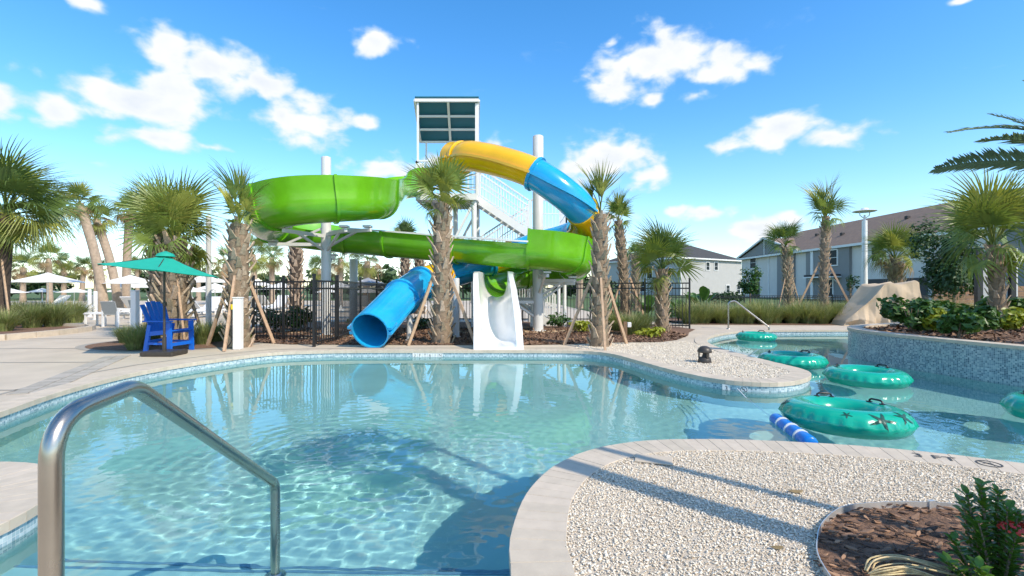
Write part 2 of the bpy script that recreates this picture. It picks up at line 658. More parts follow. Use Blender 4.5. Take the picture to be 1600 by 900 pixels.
OUT = []
for s_ in segs:
    for p in s_:
        if not OUT or (p - OUT[-1]).length > .02:
            OUT.append(p.copy())
pool2d = [(p.x, p.y) for p in OUT]
LAND = offset_loop(OUT, -.255)

deck_outer = [(-48, -10), (34, -10), (34, 17.0), (6.2, 17.0), (4.4, 19), (3, 48), (-48, 48)]
deck = sheet('pool_deck', deck_outer, 0.0, 'concrete', [[(p.x, p.y) for p in LAND]])
hole_box = [(-7, -2), (19, -2), (19, 16), (-7, 16)]
sheet('ground', [(-1200, -400), (1200, -400), (1200, 2200), (-1200, 2200)], -0.05, 'lawn', [hole_box])

# pool basin -------------------------------------------------------------------
basin = sheet('pool_floor', pool2d, FLOOR, 'plaster')
recv = [basin]


def strip(name, pts, z0, z1, m, closed=False, parent=None, kind='structure'):
    """vertical wall strip along pts with UVs in metres, facing the left of travel"""
    P = pts + [pts[0]] if closed else pts
    mb = MB()
    u = 0
    uvs = []
    for a, b in zip(P, P[1:]):
        l = (b - a).length
        mb.add([(a.x, a.y, z0), (b.x, b.y, z0), (b.x, b.y, z1), (a.x, a.y, z1)], [(0, 1, 2, 3)])
        uvs += [(u, z0), (u + l, z0), (u + l, z1), (u, z1)]
        u += l
    me = mb.mesh(name, m)
    ul = me.uv_layers.new(name='uv')
    for i, q in enumerate(uvs):
        ul.data[i].uv = q
    o = link(name, me, parent)
    if parent is None:
        tag(o, kind=kind)
    recv.append(o)
    return o


loopL = OUT
wall_low = strip('pool_wall', loopL, FLOOR, -.215, 'plaster', True)
# waterline tile band, on everything but the planter
low_runs = [farbank + circ + near_edge + island]
strip('tile_band', low_runs[0], -.215, -.035, 'mosaic_light')
planter_wall = strip('planter_wall', planter, -.215, .40, 'mosaic')

# entry steps with dark nosing lines
st = empty('pool_steps', (0, 0, 0))
tag(st, kind='structure')
for i, (y1, z) in enumerate(((2.34, -.30), (2.65, -.48), (2.90, -.74))):
    mb = MB().box(((-2.9 + .02) / 2, (1.56 + y1) / 2, (z + FLOOR) / 2), (2.98 if i < 2 else 2.96 - .0, y1 - 1.56, z - FLOOR - .002 * i))
    o = mb.build('step', 'plaster', st)
    recv.append(o)
    n = MB().box((-1.44, y1 - .012, z + .002), (2.94 - .01 * i, .022, .006)).build('nosing_tile', 'step_line', st)
    recv.append(n)


# water: one rippled surface ---------------------------------------------------
def build_water():
    ys = 1.45 * (15.6 / 1.45) ** np.linspace(0, 1, 470)
    xs = np.concatenate([np.linspace(-5.8, 5.0, 400), np.linspace(5.0, 18.2, 190)[1:]])
    ys = np.concatenate([np.linspace(-.7, 1.45, 40)[:-1], ys])
    X, Y = np.meshgrid(xs, ys)
    Z = np.zeros_like(X)
    r = np.random.default_rng(5)
    # stronger ripples round the return jet in the middle of the pool, calm towards the banks
    jet = np.exp(-(((X + .8) / 1.7) ** 2 + ((Y - 3.9) / 1.5) ** 2))
    jet2 = np.exp(-(((X - 4.2) / 1.6) ** 2 + ((Y - 5.0) / 1.3) ** 2))
    amp = .075 + .38 * jet + .18 * jet2 + .04 * np.exp(-((Y - 3.0) / 1.2) ** 2)
    amp *= 1 / (1 + np.exp((Y - 8.3) * 1.6)) * .82 + .18
    for i in range(80):
        lam = math.exp(r.uniform(math.log(.055), math.log(.22)))
        th = r.uniform(0, 2 * PI)
        k = 2 * PI / lam
        sl = .0125 * r.uniform(.4, 1.2)
        ph = r.uniform(0, 6.28) + .8 * np.sin(1.7 * X + r.uniform(0, 6)) + .8 * np.sin(1.9 * Y + r.uniform(0, 6))
        Z += amp * sl / k * np.sin(k * (X * math.cos(th) + Y * math.sin(th)) + ph)
    for i in range(12):
        lam = r.uniform(.6, 2.4)
        th = r.uniform(0, 2 * PI)
        k = 2 * PI / lam
        Z += .0024 * r.uniform(.3, 1) / k * np.sin(k * (X * math.cos(th) + Y * math.sin(th)) + r.uniform(0, 6.28)) * (.4 + amp)
    # boil of the jet and rings spreading from it
    for jx, jy, a in ((-1.42, 4.35, .018), (-1.1, 4.5, .010), (-1.75, 4.15, .009)):
        d = np.hypot(X - jx, Y - jy)
        Z += a * np.exp(-(d / .12) ** 2) * (1 + .8 * np.sin(40 * X) * np.sin(37 * Y))
        Z += .0012 * np.sin(2 * PI * d / .16) * np.exp(-d / .7)
    Z += WZ
    n, m = X.shape
    idx = np.arange(n * m).reshape(n, m)
    f = np.stack([idx[:-1, :-1], idx[:-1, 1:], idx[1:, 1:], idx[1:, :-1]], -1).reshape(-1, 4)
    big = [(p.x, p.y) for p in offset_loop(OUT, -.06)]
    ok = inside(big, X, Y).ravel()
    f = f[ok[f].any(1)]
    used = np.unique(f)
    remap = np.full(n * m, -1)
    remap[used] = np.arange(len(used))
    v = np.stack([X, Y, Z], -1).reshape(-1, 3)[used]
    me = fast_mesh('water', v, remap[f], 'plaster', smooth=True)
    me.materials.clear()
    m_ = bpy.data.materials.new('water')
    m_.use_nodes = True
    nt = m_.node_tree
    nt.nodes.clear()
    o_ = nt.nodes.new('ShaderNodeOutputMaterial')
    gl = nt.nodes.new('ShaderNodeBsdfGlass')
    gl.inputs['IOR'].default_value = 1.33
    gl.inputs['Roughness'].default_value = 0.0
    gl.inputs['Color'].default_value = (.93, 1, 1, 1)
    nt.links.new(gl.outputs[0], o_.inputs[0])
    me.materials.append(m_)
    w = link('water', me)
    tag(w, kind='structure')
    w.cycles.is_caustics_caster = True


build_water()
for o in recv:
    o.cycles.is_caustics_receiver = True

# coping bricks ------------------------------------------------------------------
cop = empty('pool_coping', (0, 0, 0))
tag(cop, kind='structure')


def coping_run(pts, step=.105):
    P = resample(pts, step)
    out = []
    n = len(P)
    nor = []
    for i in range(n):
        t = P[min(i + 1, n - 1)] - P[max(i - 1, 0)]
        t.normalize()
        nor.append(Vector((-t.y, t.x, 0)))
    for i in range(n - 1):
        out.append((P[i], P[i + 1], nor[i], nor[i + 1]))
    return out


bricks = coping_run(farbank) + coping_run(circ + near_edge[:1]) + coping_run(near_edge) + coping_run(island)
bricks.sort(key=lambda b: ((b[0] + b[1]) / 2).length if (b[0].y > 1.9 and abs(b[0].x) < b[0].y * 1.12) else 99)


def coping_brick(mb, b, k):
    a, c, na, nc = b
    g_ = .0011
    t = (c - a).normalized()
    w0, w1 = .018, -.262
    zt = .014 + random.uniform(-.0012, .0012)
    e = .003
    inn = [a + na * w0 + t * g_, c + nc * w0 - t * g_, c + nc * w1 - t * g_, a + na * w1 + t * g_]
    ctr = sum(inn, Vector()) / 4
    top = [p.lerp(ctr, e / max(.03, (p - ctr).length)) for p in inn]
    # rounded nose on the water side
    P = [(p.x, p.y, -.045) for p in inn] + [(p.x, p.y, zt - e) for p in inn] + [(p.x, p.y, zt) for p in top]
    F = [(3, 2, 1, 0)] + [(i, (i + 1) % 4, 4 + (i + 1) % 4, 4 + i) for i in range(4)] + [(4 + i, 4 + (i + 1) % 4, 8 + (i + 1) % 4, 8 + i) for i in range(4)] + [(8, 9, 10, 11)]
    mb.add(P, F)


gm_ = MB()
for a, c, na, nc in bricks:
    q = [a + na * .012, c + nc * .012, c - nc * .258, a - na * .258]
    gm_.add([(p.x, p.y, .0105) for p in q], [(0, 1, 2, 3)])
tag(gm_.build('grout', 'coping', cop), kind='stuff')
rest = MB()
for i, b in enumerate(bricks):
    if i < 290 and b[0].y > 1.9:
        mb = MB()
        coping_brick(mb, b, i)
        mb.build('coping_brick', 'coping', cop)
    else:
        coping_brick(rest, b, i)
tag(rest.build('coping_brick_run', 'coping', cop), kind='stuff')

# planter cap, soil
cap = MB()
capL = resample(planter, .3)
capO = []
for i, p in enumerate(capL):
    t = (capL[min(i + 1, len(capL) - 1)] - capL[max(i - 1, 0)]).normalized()
    capO.append(Vector((-t.y, t.x, 0)))
pw = empty('planter_cap', (0, 0, 0))
tag(pw, kind='structure')
for i in range(len(capL) - 1):
    a, b, na, nb = capL[i], capL[i + 1], capO[i], capO[i + 1]
    t = (b - a).normalized() * .002
    q = [a + na * .02 + t, b + nb * .02 - t, b - nb * .24 - t, a - na * .24 + t]
    MB().prism([(p.x, p.y) for p in q], .395, .445).build('cap_stone', 'coping', pw)
soil_poly = [(p.x, p.y) for p in [capL[i] - capO[i] * .2 for i in range(len(capL))]] + [(40, 12.7), (40, -.5)]
sheet('planter_soil', soil_poly, .39, 'mulch')

# paving bands on the left deck ---------------------------------------------------
band = empty('paver_band', (0, 0, 0))
tag(band, kind='structure')
bm_ = MB()
bm_.box((0, 0, 0), (.19, .098, .012), bev=.003)
pav_me = bm_.mesh('paver', 'paver_grey')


def lay_band(a, b, rows=1, width=.2, step=.1):
    a, b = Vector((*a, 0)), Vector((*b, 0))
    d = b - a
    n = int(d.length / step)
    ang = math.atan2(d.y, d.x)
    nrm = Vector((-d.y, d.x, 0)).normalized()
    for i in range(n):
        for r_ in range(rows):
            p = a + d * ((i + .5) / n) + nrm * ((r_ - (rows - 1) / 2) * width)
            link('paver', pav_me, band, Matrix.Translation((p.x, p.y, .0045)) @ Matrix.Rotation(ang + PI / 2, 4, 'Z') @ Matrix.Diagonal((width / .2 * .98, step / .1 * .97, 1, 1)))


lay_band((-5.72, 5.75), (-7.25, 8.95), 2, .2, .105)
joints = MB()
for (a, b, w) in [((-5.9, 5.2), (-6.25, 6.8), .05), ((-6.25, 6.8), (-6.1, 7.9), .05), ((-6.1, 7.9), (-5.6, 9.0), .05), ((-5.6, 9.0), (-4.9, 9.85), .05), ((-5.75, 4.2), (-5.9, 5.2), .05),
                  ((-30, 5.35), (-6.05, 5.95), .05), ((-30, 7.4), (-6.9, 8.2), .06), ((-30, 9.2), (-8.0, 10.1), .06), ((-30, 11.2), (-8.6, 12.1), .06), ((-4.9, 9.85), (-3.1, 10.12), .04), ((-3.1, 10.12), (1.2, 10.12), .04)]:
    a, b = Vector((*a, 0)), Vector((*b, 0))
    n = Vector((-(b - a).y, (b - a).x, 0)).normalized() * w / 2
    joints.add([a - n + Vector((0, 0, .004)), b - n + Vector((0, 0, .004)), b + n + Vector((0, 0, .004)), a + n + Vector((0, 0, .004))], [(0, 1, 2, 3)])
tag(joints.build('joint_line', 'paver_grey', band), kind='stuff')
# grey curved border round the bed by the blue chair
bed_c, bed_r = Vector((-7.55, 11.0, 0)), (1.75, 1.35)


def bed_pt(a, k=1.0):
    return (bed_c.x + bed_r[0] * k * math.cos(a), bed_c.y + bed_r[1] * k * math.sin(a))


ring_out = [bed_pt(2 * PI * i / 40, 1.1) for i in range(40)]
ring_in = [bed_pt(2 * PI * i / 40, 1.0) for i in range(40)]
sheet('bed_border', ring_out, .005, 'paver_grey', [ring_in])
sheet('mulch_bed', ring_in, .012, 'mulch')

# beds behind the pool
slide_bed = [(-4.9, 10.75), (-2, 10.62), (-.9, 10.62), (.4, 10.62), (1.2, 10.75), (2.2, 11.1), (3.4, 11.2), (3.95, 11.65), (4.35, 12.3), (4.6, 12.7), (4.95, 13.6), (5.5, 14.6), (5.3, 15.6), (3.2, 17.7), (-8.5, 18.0), (-8.3, 12.6), (-6.4, 11.3)]
sheet('mulch_bed', slide_bed, .012, 'mulch')
for (x, y, rx, ry) in ((-4.75, 12.4, .8, .5), (.85, 13.9, .9, .5), (-1.6, 13.6, .6, .35), (-5.6, 13.9, 1.2, .7)):
    sheet('sand_patch', [(x + rx * math.cos(a) * (1 + .12 * math.sin(3 * a)), y + ry * math.sin(a)) for a in np.linspace(0, 2 * PI, 24, False)], .017, 'sand_pad')
left_bed = [(-40, 9.0), (-14.5, 10.6), (-12.6, 11.2), (-12.1, 12.2), (-12.2, 13.8), (-12.6, 14.6), (-13.6, 15.1), (-20, 16.8), (-40, 20)]
sheet('mulch_bed', left_bed, .06, 'mulch')
kerb = MB()
kl = resample(catmull([V3(p) for p in left_bed[:-1]], 6), .6)
kb = empty('planter_kerb', (0, 0, 0))
tag(kb, kind='structure')
for a, b in zip(kl, kl[1:]):
    t = (b - a).normalized()
    n = Vector((-t.y, t.x, 0))
    q = [a - n * .09 + t * .002, b - n * .09 - t * .002, b + n * .06 - t * .002, a + n * .06 + t * .002]
    MB().prism([(p.x, p.y) for p in q], -.01, .14).build('kerb_stone', 'coping', kb)
hedge_bed = [(6.0, 16.6), (10, 16.3), (17, 16.2), (28, 16.4), (28, 20), (6, 20.5)]
sheet('mulch_bed', hedge_bed, .012, 'mulch')

# gravel: near island and the tongue between pool and river -----------------------
isl_in = [p for p in offset_loop(OUT, -.262)]
i0 = len(near_edge)
isl_pts = [LAND[k] for k in range(len(OUT)) if any((OUT[k] - q).length < 1e-4 for q in island)]
gravel_near = [(p.x, p.y) for p in isl_pts if p.y > 1.6] + [(5.2, 1.2), (5.2, .2), (.3, .2)]
sheet('gravel_bed', gravel_near, .004, 'gravel_base')
tong = [LAND[k] for k in range(len(OUT)) if OUT[k].x > 1.6 and OUT[k].x < 4.6 and 6.3 < OUT[k].y < 10.8 and any((OUT[k] - q).length < 1e-4 for q in farbank)]
tongue = [(p.x, p.y) for p in tong] + [(1.3, 10.1), (1.5, 10.65), (2.3, 11.0), (3.4, 11.1), (4.0, 11.3)]
sheet('gravel_bed', tongue, .004, 'gravel_far')

edge_pts = [(1.35, 2.11), (1.49, 2.375), (1.645, 2.55), (1.84, 2.69), (2.09, 2.74), (2.34, 2.74), (2.58, 2.69), (2.80, 2.60), (3.3, 2.25), (3.8, 1.6), (4.0, .7), (3.6, -.2), (2.6, -.6), (1.7, .0), (1.32, .9), (1.27, 1.6)]
EDGE = catmull([V3(p) for p in edge_pts], 8, closed=True)
edge2d = [(p.x, p.y) for p in EDGE]
near_bed = sheet('mulch_bed', edge2d, .010, 'mulch')

ico_v = None


def icosa():
    t = (1 + 5 ** .5) / 2
    v = np.array([(-1, t, 0), (1, t, 0), (-1, -t, 0), (1, -t, 0), (0, -1, t), (0, 1, t), (0, -1, -t), (0, 1, -t), (t, 0, -1), (t, 0, 1), (-t, 0, -1), (-t, 0, 1)], float)
    v /= np.linalg.norm(v[0])
    f = np.array([(0, 11, 5), (0, 5, 1), (0, 1, 7), (0, 7, 10), (0, 10, 11), (1, 5, 9), (5, 11, 4), (11, 10, 2), (10, 7, 6), (7, 1, 8), (3, 9, 4), (3, 4, 2), (3, 2, 6), (3, 6, 8), (3, 8, 9), (4, 9, 5), (2, 4, 11), (6, 2, 10), (8, 6, 7), (9, 8, 1)])
    return v, f


def scatter(pos, size, base_v, base_f, flat, seed, tilt=.5):
    """join many small stones: pos (n,3), size (n,)"""
    r = np.random.default_rng(seed)
    n = len(pos)
    a = r.uniform(0, 2 * PI, n)
    sc3 = np.stack([r.uniform(.75, 1.35, n), r.uniform(.6, 1.0, n), r.uniform(.35, .75, n) * flat], 1) * size[:, None]
    v = base_v[None] * (1 + r.uniform(-.18, .18, (n, len(base_v), 1))) * sc3[:, None]
    tx, ty = r.normal(0, tilt, n), r.normal(0, tilt, n)
    z = v[..., 2] + v[..., 0] * tx[:, None] + v[..., 1] * ty[:, None]
    x = v[..., 0] * np.cos(a)[:, None] - v[..., 1] * np.sin(a)[:, None]
    y = v[..., 0] * np.sin(a)[:, None] + v[..., 1] * np.cos(a)[:, None]
    V = np.stack([x, y, z], -1) + pos[:, None]
    F = base_f[None] + (np.arange(n) * len(base_v))[:, None, None]
    return V.reshape(-1, 3), F.reshape(-1, base_f.shape[1])


def pebbles(name, poly, hole, n, box, smin, smax, seed, label):
    r = np.random.default_rng(seed)
    x = r.uniform(box[0], box[1], n)
    y = r.uniform(box[2], box[3], n)
    k = inside(poly, x, y)
    if hole is not None:
        k &= ~inside(hole, x, y)
    x, y = x[k], y[k]
    s = r.uniform(smin, smax, len(x)) * (1 + .5 * (r.random(len(x)) > .93))
    v, f = icosa()
    P = np.stack([x, y, .004 + r.uniform(0, .008, len(x))], 1)
    V, F = scatter(P, s, v, f, .8, seed + 1, .35)
    tone = np.repeat(np.clip(r.beta(2.6, 1.6, len(x)), 0, 1), len(f))
    o = link(name, fast_mesh(name, V, F, 'shell', smooth=False, tone=tone))
    tag(o, label, 'gravel', kind='stuff')


pebbles('shell_gravel', gravel_near, edge2d, 76000, (0, 4.4, 1.75, 4.0), .0036, .0074, 21, 'white crushed shell gravel on the near island')
pebbles('shell_gravel', tongue, None, 20000, (1.2, 4.7, 6.4, 11.3), .007, .014, 22, 'white crushed shell gravel on the tongue between pool and river')
# a brown leaf-coloured pebble or two, and the skimmer lid
lid = MB().box((0, 0, 0), (.26, .16, .012), bev=.004).build('skimmer_lid', 'concrete')
lid.matrix_basis = Matrix.Translation((1.02, 3.50, .017)) @ Matrix.Rotation(R(-18), 4, 'Z')
tag(lid, 'flat pale skimmer lid set in the gravel by the coping', 'lid')

# metal edging round the near mulch bed
ed = MB()
n_ = len(EDGE)
EO = offset_loop(EDGE, -.004)
for i in range(n_):
    j = (i + 1) % n_
    a, b, c, d = EDGE[i], EDGE[j], EO[j], EO[i]
    z0, z1 = -.02, .047
    ed.add([(a.x, a.y, z0), (b.x, b.y, z0), (b.x, b.y, z1), (a.x, a.y, z1), (d.x, d.y, z0), (c.x, c.y, z0), (c.x, c.y, z1), (d.x, d.y, z1)], [(3, 2, 1, 0), (4, 5, 6, 7), (3, 7, 6, 2)])
edg = empty('metal_edging', (1.4, 2.2, 0))
tag(edg, 'curved brushed metal edging strip round the near bark bed', 'edging')
eo = ed.build('strip', 'edging', edg, smooth=30)
eo.location = (-1.4, -2.2, 0)
eb = MB().box((2.36 - 1.4, 2.738 - 2.2, .025), (.035, .02, .06)).build('clip', 'edging', edg)

# bark chips in the near bed: the largest in view are parts of the bed
chips = []
for q in range(7):
    r = random.Random(100 + q)
    n = r.choice((5, 6, 7))
    ring = [(math.cos(2 * PI * i / n + r.uniform(-.25, .25)) * r.uniform(.75, 1.1), math.sin(2 * PI * i / n + r.uniform(-.25, .25)) * r.uniform(.35, .55)) for i in range(n)]
    v = [(x, y, -.12) for x, y in ring] + [(x * .93, y * .9, .12 + .06 * math.sin(3 * x)) for x, y in ring]
    f = [tuple(range(n, 2 * n)), tuple(reversed(range(n)))] + [(i, (i + 1) % n, n + (i + 1) % n, n + i) for i in range(n)]
    chips.append((v, f))
r = random.Random(5)
cand = []
while len(cand) < 3000:
    x, y = r.uniform(1.2, 4.0), r.uniform(1.1, 2.8)
    if inside(edge2d, np.array([x]), np.array([y]))[0]:
        cand.append((x, y))
cand = [(x, y, (r.uniform(.02, .034) if r.random() < .2 else r.uniform(.009, .019))) for x, y in cand]
cand.sort(key=lambda c: -(c[2] / c[1] if (c[1] > 1.9 and c[0] < c[1] * 1.1) else 0))
chip_me = []
for q, (v, f) in enumerate(chips):
    for tn in range(5):
        me = bpy.data.meshes.new('bark_chip')
        me.from_pydata(v, [], f)
        a = me.attributes.new('tone', 'FLOAT', 'FACE')
        a.data.foreach_set('value', [(.12, .35, .55, .75, .95)[tn]] * len(f))
        me.materials.append(MATS['bark'])
        chip_me.append(me)
jv, jf, jt = [], [], []
for i, (x, y, s) in enumerate(cand):
    M = Matrix.Translation((x, y, .014 + r.uniform(0, .022))) @ Matrix.Rotation(r.gauss(R(-18), .6), 4, 'Z') @ Matrix.Rotation(r.gauss(0, .3), 4, 'X') @ Matrix.Rotation(r.gauss(0, .22), 4, 'Y') @ Matrix.Diagonal((s * 1.3, s, s, 1))
    if i < 298:
        link('bark_chip', r.choice(chip_me), near_bed, M)
    else:
        v, f = r.choice(chips)
        o = len(jv)
        tn = r.betavariate(1.6, 1.8)
        jv += [tuple(M @ Vector(p)) for p in v]
        jf += [tuple(k + o for k in q) for q in f]
        jt += [tn] * len(f)
me = bpy.data.meshes.new('bark_litter')
me.from_pydata(jv, [], jf)
a = me.attributes.new('tone', 'FLOAT', 'FACE')
a.data.foreach_set('value', jt)
me.materials.append(MATS['bark'])
tag(link('bark_litter', me, near_bed), kind='stuff')


def far_bark(poly, box, n, seed, z):
    r = np.random.default_rng(seed)
    x, y = r.uniform(box[0], box[1], n), r.uniform(box[2], box[3], n)
    k = inside(poly, x, y)
    x, y = x[k], y[k]
    v = np.array([(-1, -.5, 0), (1, -.4, 0), (1.1, .4, 0), (-.9, .5, 0), (0, 0, .5)], float)
    f = np.array([(0, 1, 4), (1, 2, 4), (2, 3, 4), (3, 0, 4)])
    V, F = scatter(np.stack([x, y, np.full(len(x), z)], 1), r.uniform(.02, .05, len(x)), v, f, 1, seed, .5)
    o = link('bark_mulch', fast_mesh('bark_mulch', V, F, 'bark', tone=np.repeat(r.beta(2, 2, len(x)), 4)))
    return o


tag(far_bark(slide_bed, (-7, 4.6, 10.6, 15), 9000, 3, .02), 'brown bark mulch under the water slides', 'mulch', kind='stuff')
tag(far_bark(soil_poly, (6.8, 14, 5, 12.5), 6000, 4, .40), 'brown bark mulch in the raised planter', 'mulch', kind='stuff')

# ------------------------------------------------------------------ water slides
def frames(pts):
    out = []
    n = len(pts)
    for i, p in enumerate(pts):
        t = (pts[min(i + 1, n - 1)] - pts[max(i - 1, 0)]).normalized()
        s = t.cross(Vector((0, 0, 1))).normalized()
        out.append((p, t, s, s.cross(t)))
    return out


def u_profile(r, hl, hr, off=0.0, n=9):
    """open channel from the left rim to the right rim; off pushes it outwards"""
    def side(h, sg):
        pts = []
        amax = math.acos(max(-1, 1 - min(h, r) / r))
        for i in range(n + 1):
            a = amax * i / n
            pts.append((sg * math.sin(a) * (r + off), r - math.cos(a) * (r + off)))
        if h > r + .01:
            for i in range(1, 5):
                k = (h - r) * i / 4
                pts.append((sg * (r + off + .07 * (i / 4) ** 1.5), r + k))
        else:
            for i in range(1, 5):
                pts.append((pts[-1][0] + sg * .0005, pts[-1][1] + .0005))
        return pts
    L, Rr = side(hl, -1), side(hr, 1)
    return list(reversed(L[1:])) + Rr


def sweep_u(name, fr, hl, hr, r, m, parent, t=.035, off=0.0):
    mb = MB()
    n = len(fr)
    k = None
    for i, (p, tt, s, u) in enumerate(fr):
        f = i / max(1, n - 1)
        a = hl[0] + (hl[1] - hl[0]) * f
        b = hr[0] + (hr[1] - hr[0]) * f
        inn = u_profile(r, a, b, off)
        outp = u_profile(r, a, b, off + t)
        sec = inn + list(reversed(outp))
        k = len(sec)
        mb.v += [tuple(p + s * x + u * y) for x, y in sec]
    for i in range(n - 1):
        for j in range(k):
            j2 = (j + 1) % k
            mb.f.append((i * k + j, (i + 1) * k + j, (i + 1) * k + j2, i * k + j2))
    h = k // 2
    for base, rev in ((0, False), ((n - 1) * k, True)):
        for j in range(h - 1):
            q = (base + j, base + j + 1, base + k - 2 - j, base + k - 1 - j)
            mb.f.append(tuple(reversed(q)) if rev else q)
    return mb.build(name, m, parent, smooth=40)


def sub(pts, i0, i1):
    return pts[i0:i1 + 1]


TX, TY = -4.93, 12.9
BX, BY = .75, 14.0
ctl = [(-2.75, 15.55, 4.22), (-3.25, 15.1, 4.05), (-3.52, 14.3, 3.68)]
zs = {0: 3.15, -30: 2.98, -60: 2.86, -90: 2.78, -120: 2.68, -150: 2.58, -180: 2.50, -210: 2.44, -240: 2.38, -270: 2.31}
for a, z in zs.items():
    ctl.append((TX + 1.45 * math.cos(R(a)), TY + 1.45 * math.sin(R(a)), z))
for f in (0, .2, .4, .6, .8, 1):
    ctl.append((-4.55 + f * 5.01, 14.30 - f * 1.36, 2.28 - f * .50))
for a, z in ((-75, 1.74), (-45, 1.68), (-15, 1.6), (15, 1.52), (45, 1.44), (75, 1.36), (105, 1.28), (135, 1.2), (165, 1.13), (185, 1.08)):
    ctl.append((BX + 1.1 * math.cos(R(a)), BY + 1.1 * math.sin(R(a)), z))
ctl += [(-.40, 13.25, 1.03)]
NS = 6
A = catmull(ctl, NS)
FA = frames(A)
gs = empty('water_slide', (TX, TY, 0))
tag(gs, 'green open flume water slide looping round grey columns into a white exit chute', 'water slide')


def toward(root, o):
    """shift a part modelled in world coordinates under its thing"""
    o.location = -root.location
    return o


# (first control index, last, left heights, right heights)
plan = [(0, 3, (.75, .95), (.75, .6)), (3, 5, (.95, .98), (.5, .4)), (5, 7, (.98, .98), (.4, .4)), (7, 9, (.98, .98), (.4, .4)), (9, 12, (.98, .78), (.4, .5)), (12, 14, (.78, .66), (.5, .62)),
        (14, 16, (.62, .60), (.64, .62)), (16, 18, (.58, .56), (.60, .60)), (18, 20, (.42, .42), (.98, .93)), (20, 22, (.42, .42), (.93, .86)), (22, 25, (.42, .45), (.84, .7)), (25, 29, (.5, .55), (.7, .6))]
for i0, i1, hl, hr in plan:
    seg = FA[i0 * NS:min(len(FA), i1 * NS + 1)]
    s_ = toward(gs, sweep_u('flume_section', seg, hl, hr, .46, 'green_gel', gs))
    p, t, s, u = seg[0]
    fl = [(p - t * .035, t, s, u), (p + t * .035, t, s, u)]
    o = sweep_u('flange', fl, (hl[0] + .01, hl[0] + .01), (hr[0] + .01, hr[0] + .01), .46, 'green_gel', s_, t=.045, off=.034)
# pale splash strip on the near rim of the straight run
seg = FA[13 * NS:18 * NS + 1]
mb = MB()
for a, b in zip(seg, seg[1:]):
    q = []
    for (p, t, s, u) in (a, b):
        for x, y in ((.47, .635), (.56, .635), (.56, .68), (.47, .68)):
            q.append(p + s * x + u * y)
    mb.add(q, [(0, 1, 2, 3), (7, 6, 5, 4), (0, 4, 5, 1), (1, 5, 6, 2), (2, 6, 7, 3), (3, 7, 4, 0)])
toward(gs, mb.build('rim_strip', 'white_gel', gs))

# white exit chute -----------------------------------------------------------------
mb = MB()
stn = [(13.3, -.40, .49, 1.0, 1.66), (12.62, -.45, .48, .94, 1.66), (12.2, -.47, .475, .86, 1.66), (11.8, -.46, .48, .68, 1.60), (11.4, -.43, .48, .46, 1.45), (11.0, -.39, .49, .28, 1.24), (10.7, -.36, .49, .18, 1.04), (10.45, -.33, .495, .12, .84), (10.25, -.31, .50, .09, .65), (10.05, -.29, .50, .07, .45), (9.9, -.28, .50, .055, .28), (9.8, -.275, .50, .045, .17), (9.74, -.27, .50, .03, .085)]
K = 0
for (y, cx, hw, zb, zt) in stn:
    ri = .345
    sec = [(-hw, max(-.06, min(zb - .12, .0) if y < 11.2 else zb - .14)), (-hw, zt)]
    # rounded lip, then the channel
    h = zt - zb
    sec.append((-hw + .115, zt + .006))
    for i in range(13):
        a = -PI / 2 + PI * i / 12
        sec.append((ri * math.sin(a) * 1.04, zb + h * (1 - math.cos(a) ** .75 if math.cos(a) > 0 else 1)))
    sec.append((hw - .115, zt + .006))
    sec.append((hw, zt))
    sec.append((hw, sec[0][1]))
    K = len(sec)
    mb.v += [(cx + x, y, z) for x, z in sec]
for i in range(len(stn) - 1):
    for j in range(K):
        j2 = (j + 1) % K
        mb.f.append((i * K + j, i * K + j2, (i + 1) * K + j2, (i + 1) * K + j))
mb.f.append(tuple(range((len(stn) - 1) * K, len(stn) * K)))
toward(gs, mb.build('exit_chute', 'white_gel', gs, smooth=50, fix=True))

# the closed tube slide: blue and yellow ------------------------------------------
ts = empty('tube_slide', (BX, BY, 0))
tag(ts, 'blue and yellow closed tube slide curling down from the tower to the pool', 'water slide')
cb_ = [(-1.64, 14.12, 4.97), (-1.40, 13.78, 4.94), (-1.06, 13.4, 4.88), (-.17, 12.9, 4.56), (.6, 12.52, 4.18), (1.3, 12.42, 3.68), (1.85, 12.75, 3.26), (2.08, 13.4, 3.0), (1.98, 14.1, 2.88),
       (1.6, 14.65, 2.76), (.85, 15.0, 2.58), (0, 15.0, 2.30), (-.7, 14.72, 2.05), (-1.35, 14.25, 1.80), (-1.95, 13.5, 1.58), (-2.35, 12.6, 1.36), (-2.62, 11.6, 1.03), (-2.80, 10.75, .66), (-2.93, 10.02, .36)]
B = catmull(cb_, NS)
FB = frames(B)


def sweep_tube(name, fr, rads, m, parent, t=.03, n=22):
    mb = MB()
    k = 2 * n
    for i, (p, tt, s, u) in enumerate(fr):
        r_ = rads[0] + (rads[1] - rads[0]) * i / max(1, len(fr) - 1)
        for rr in (r_, r_ - t):
            mb.v += [tuple(p + s * (rr * math.cos(2 * PI * j / n)) + u * (rr * math.sin(2 * PI * j / n))) for j in range(n)]
    for i in range(len(fr) - 1):
        for j in range(n):
            j2 = (j + 1) % n
            mb.f.append((i * k + j, i * k + j2, (i + 1) * k + j2, (i + 1) * k + j))
            mb.f.append((i * k + n + j2, i * k + n + j, (i + 1) * k + n + j, (i + 1) * k + n + j2))
    for base, rev in ((0, True), ((len(fr) - 1) * k, False)):
        for j in range(n):
            j2 = (j + 1) % n
            q = (base + j, base + j2, base + n + j2, base + n + j)
            mb.f.append(tuple(reversed(q)) if rev else q)
    return mb.build(name, m, parent, smooth=40)


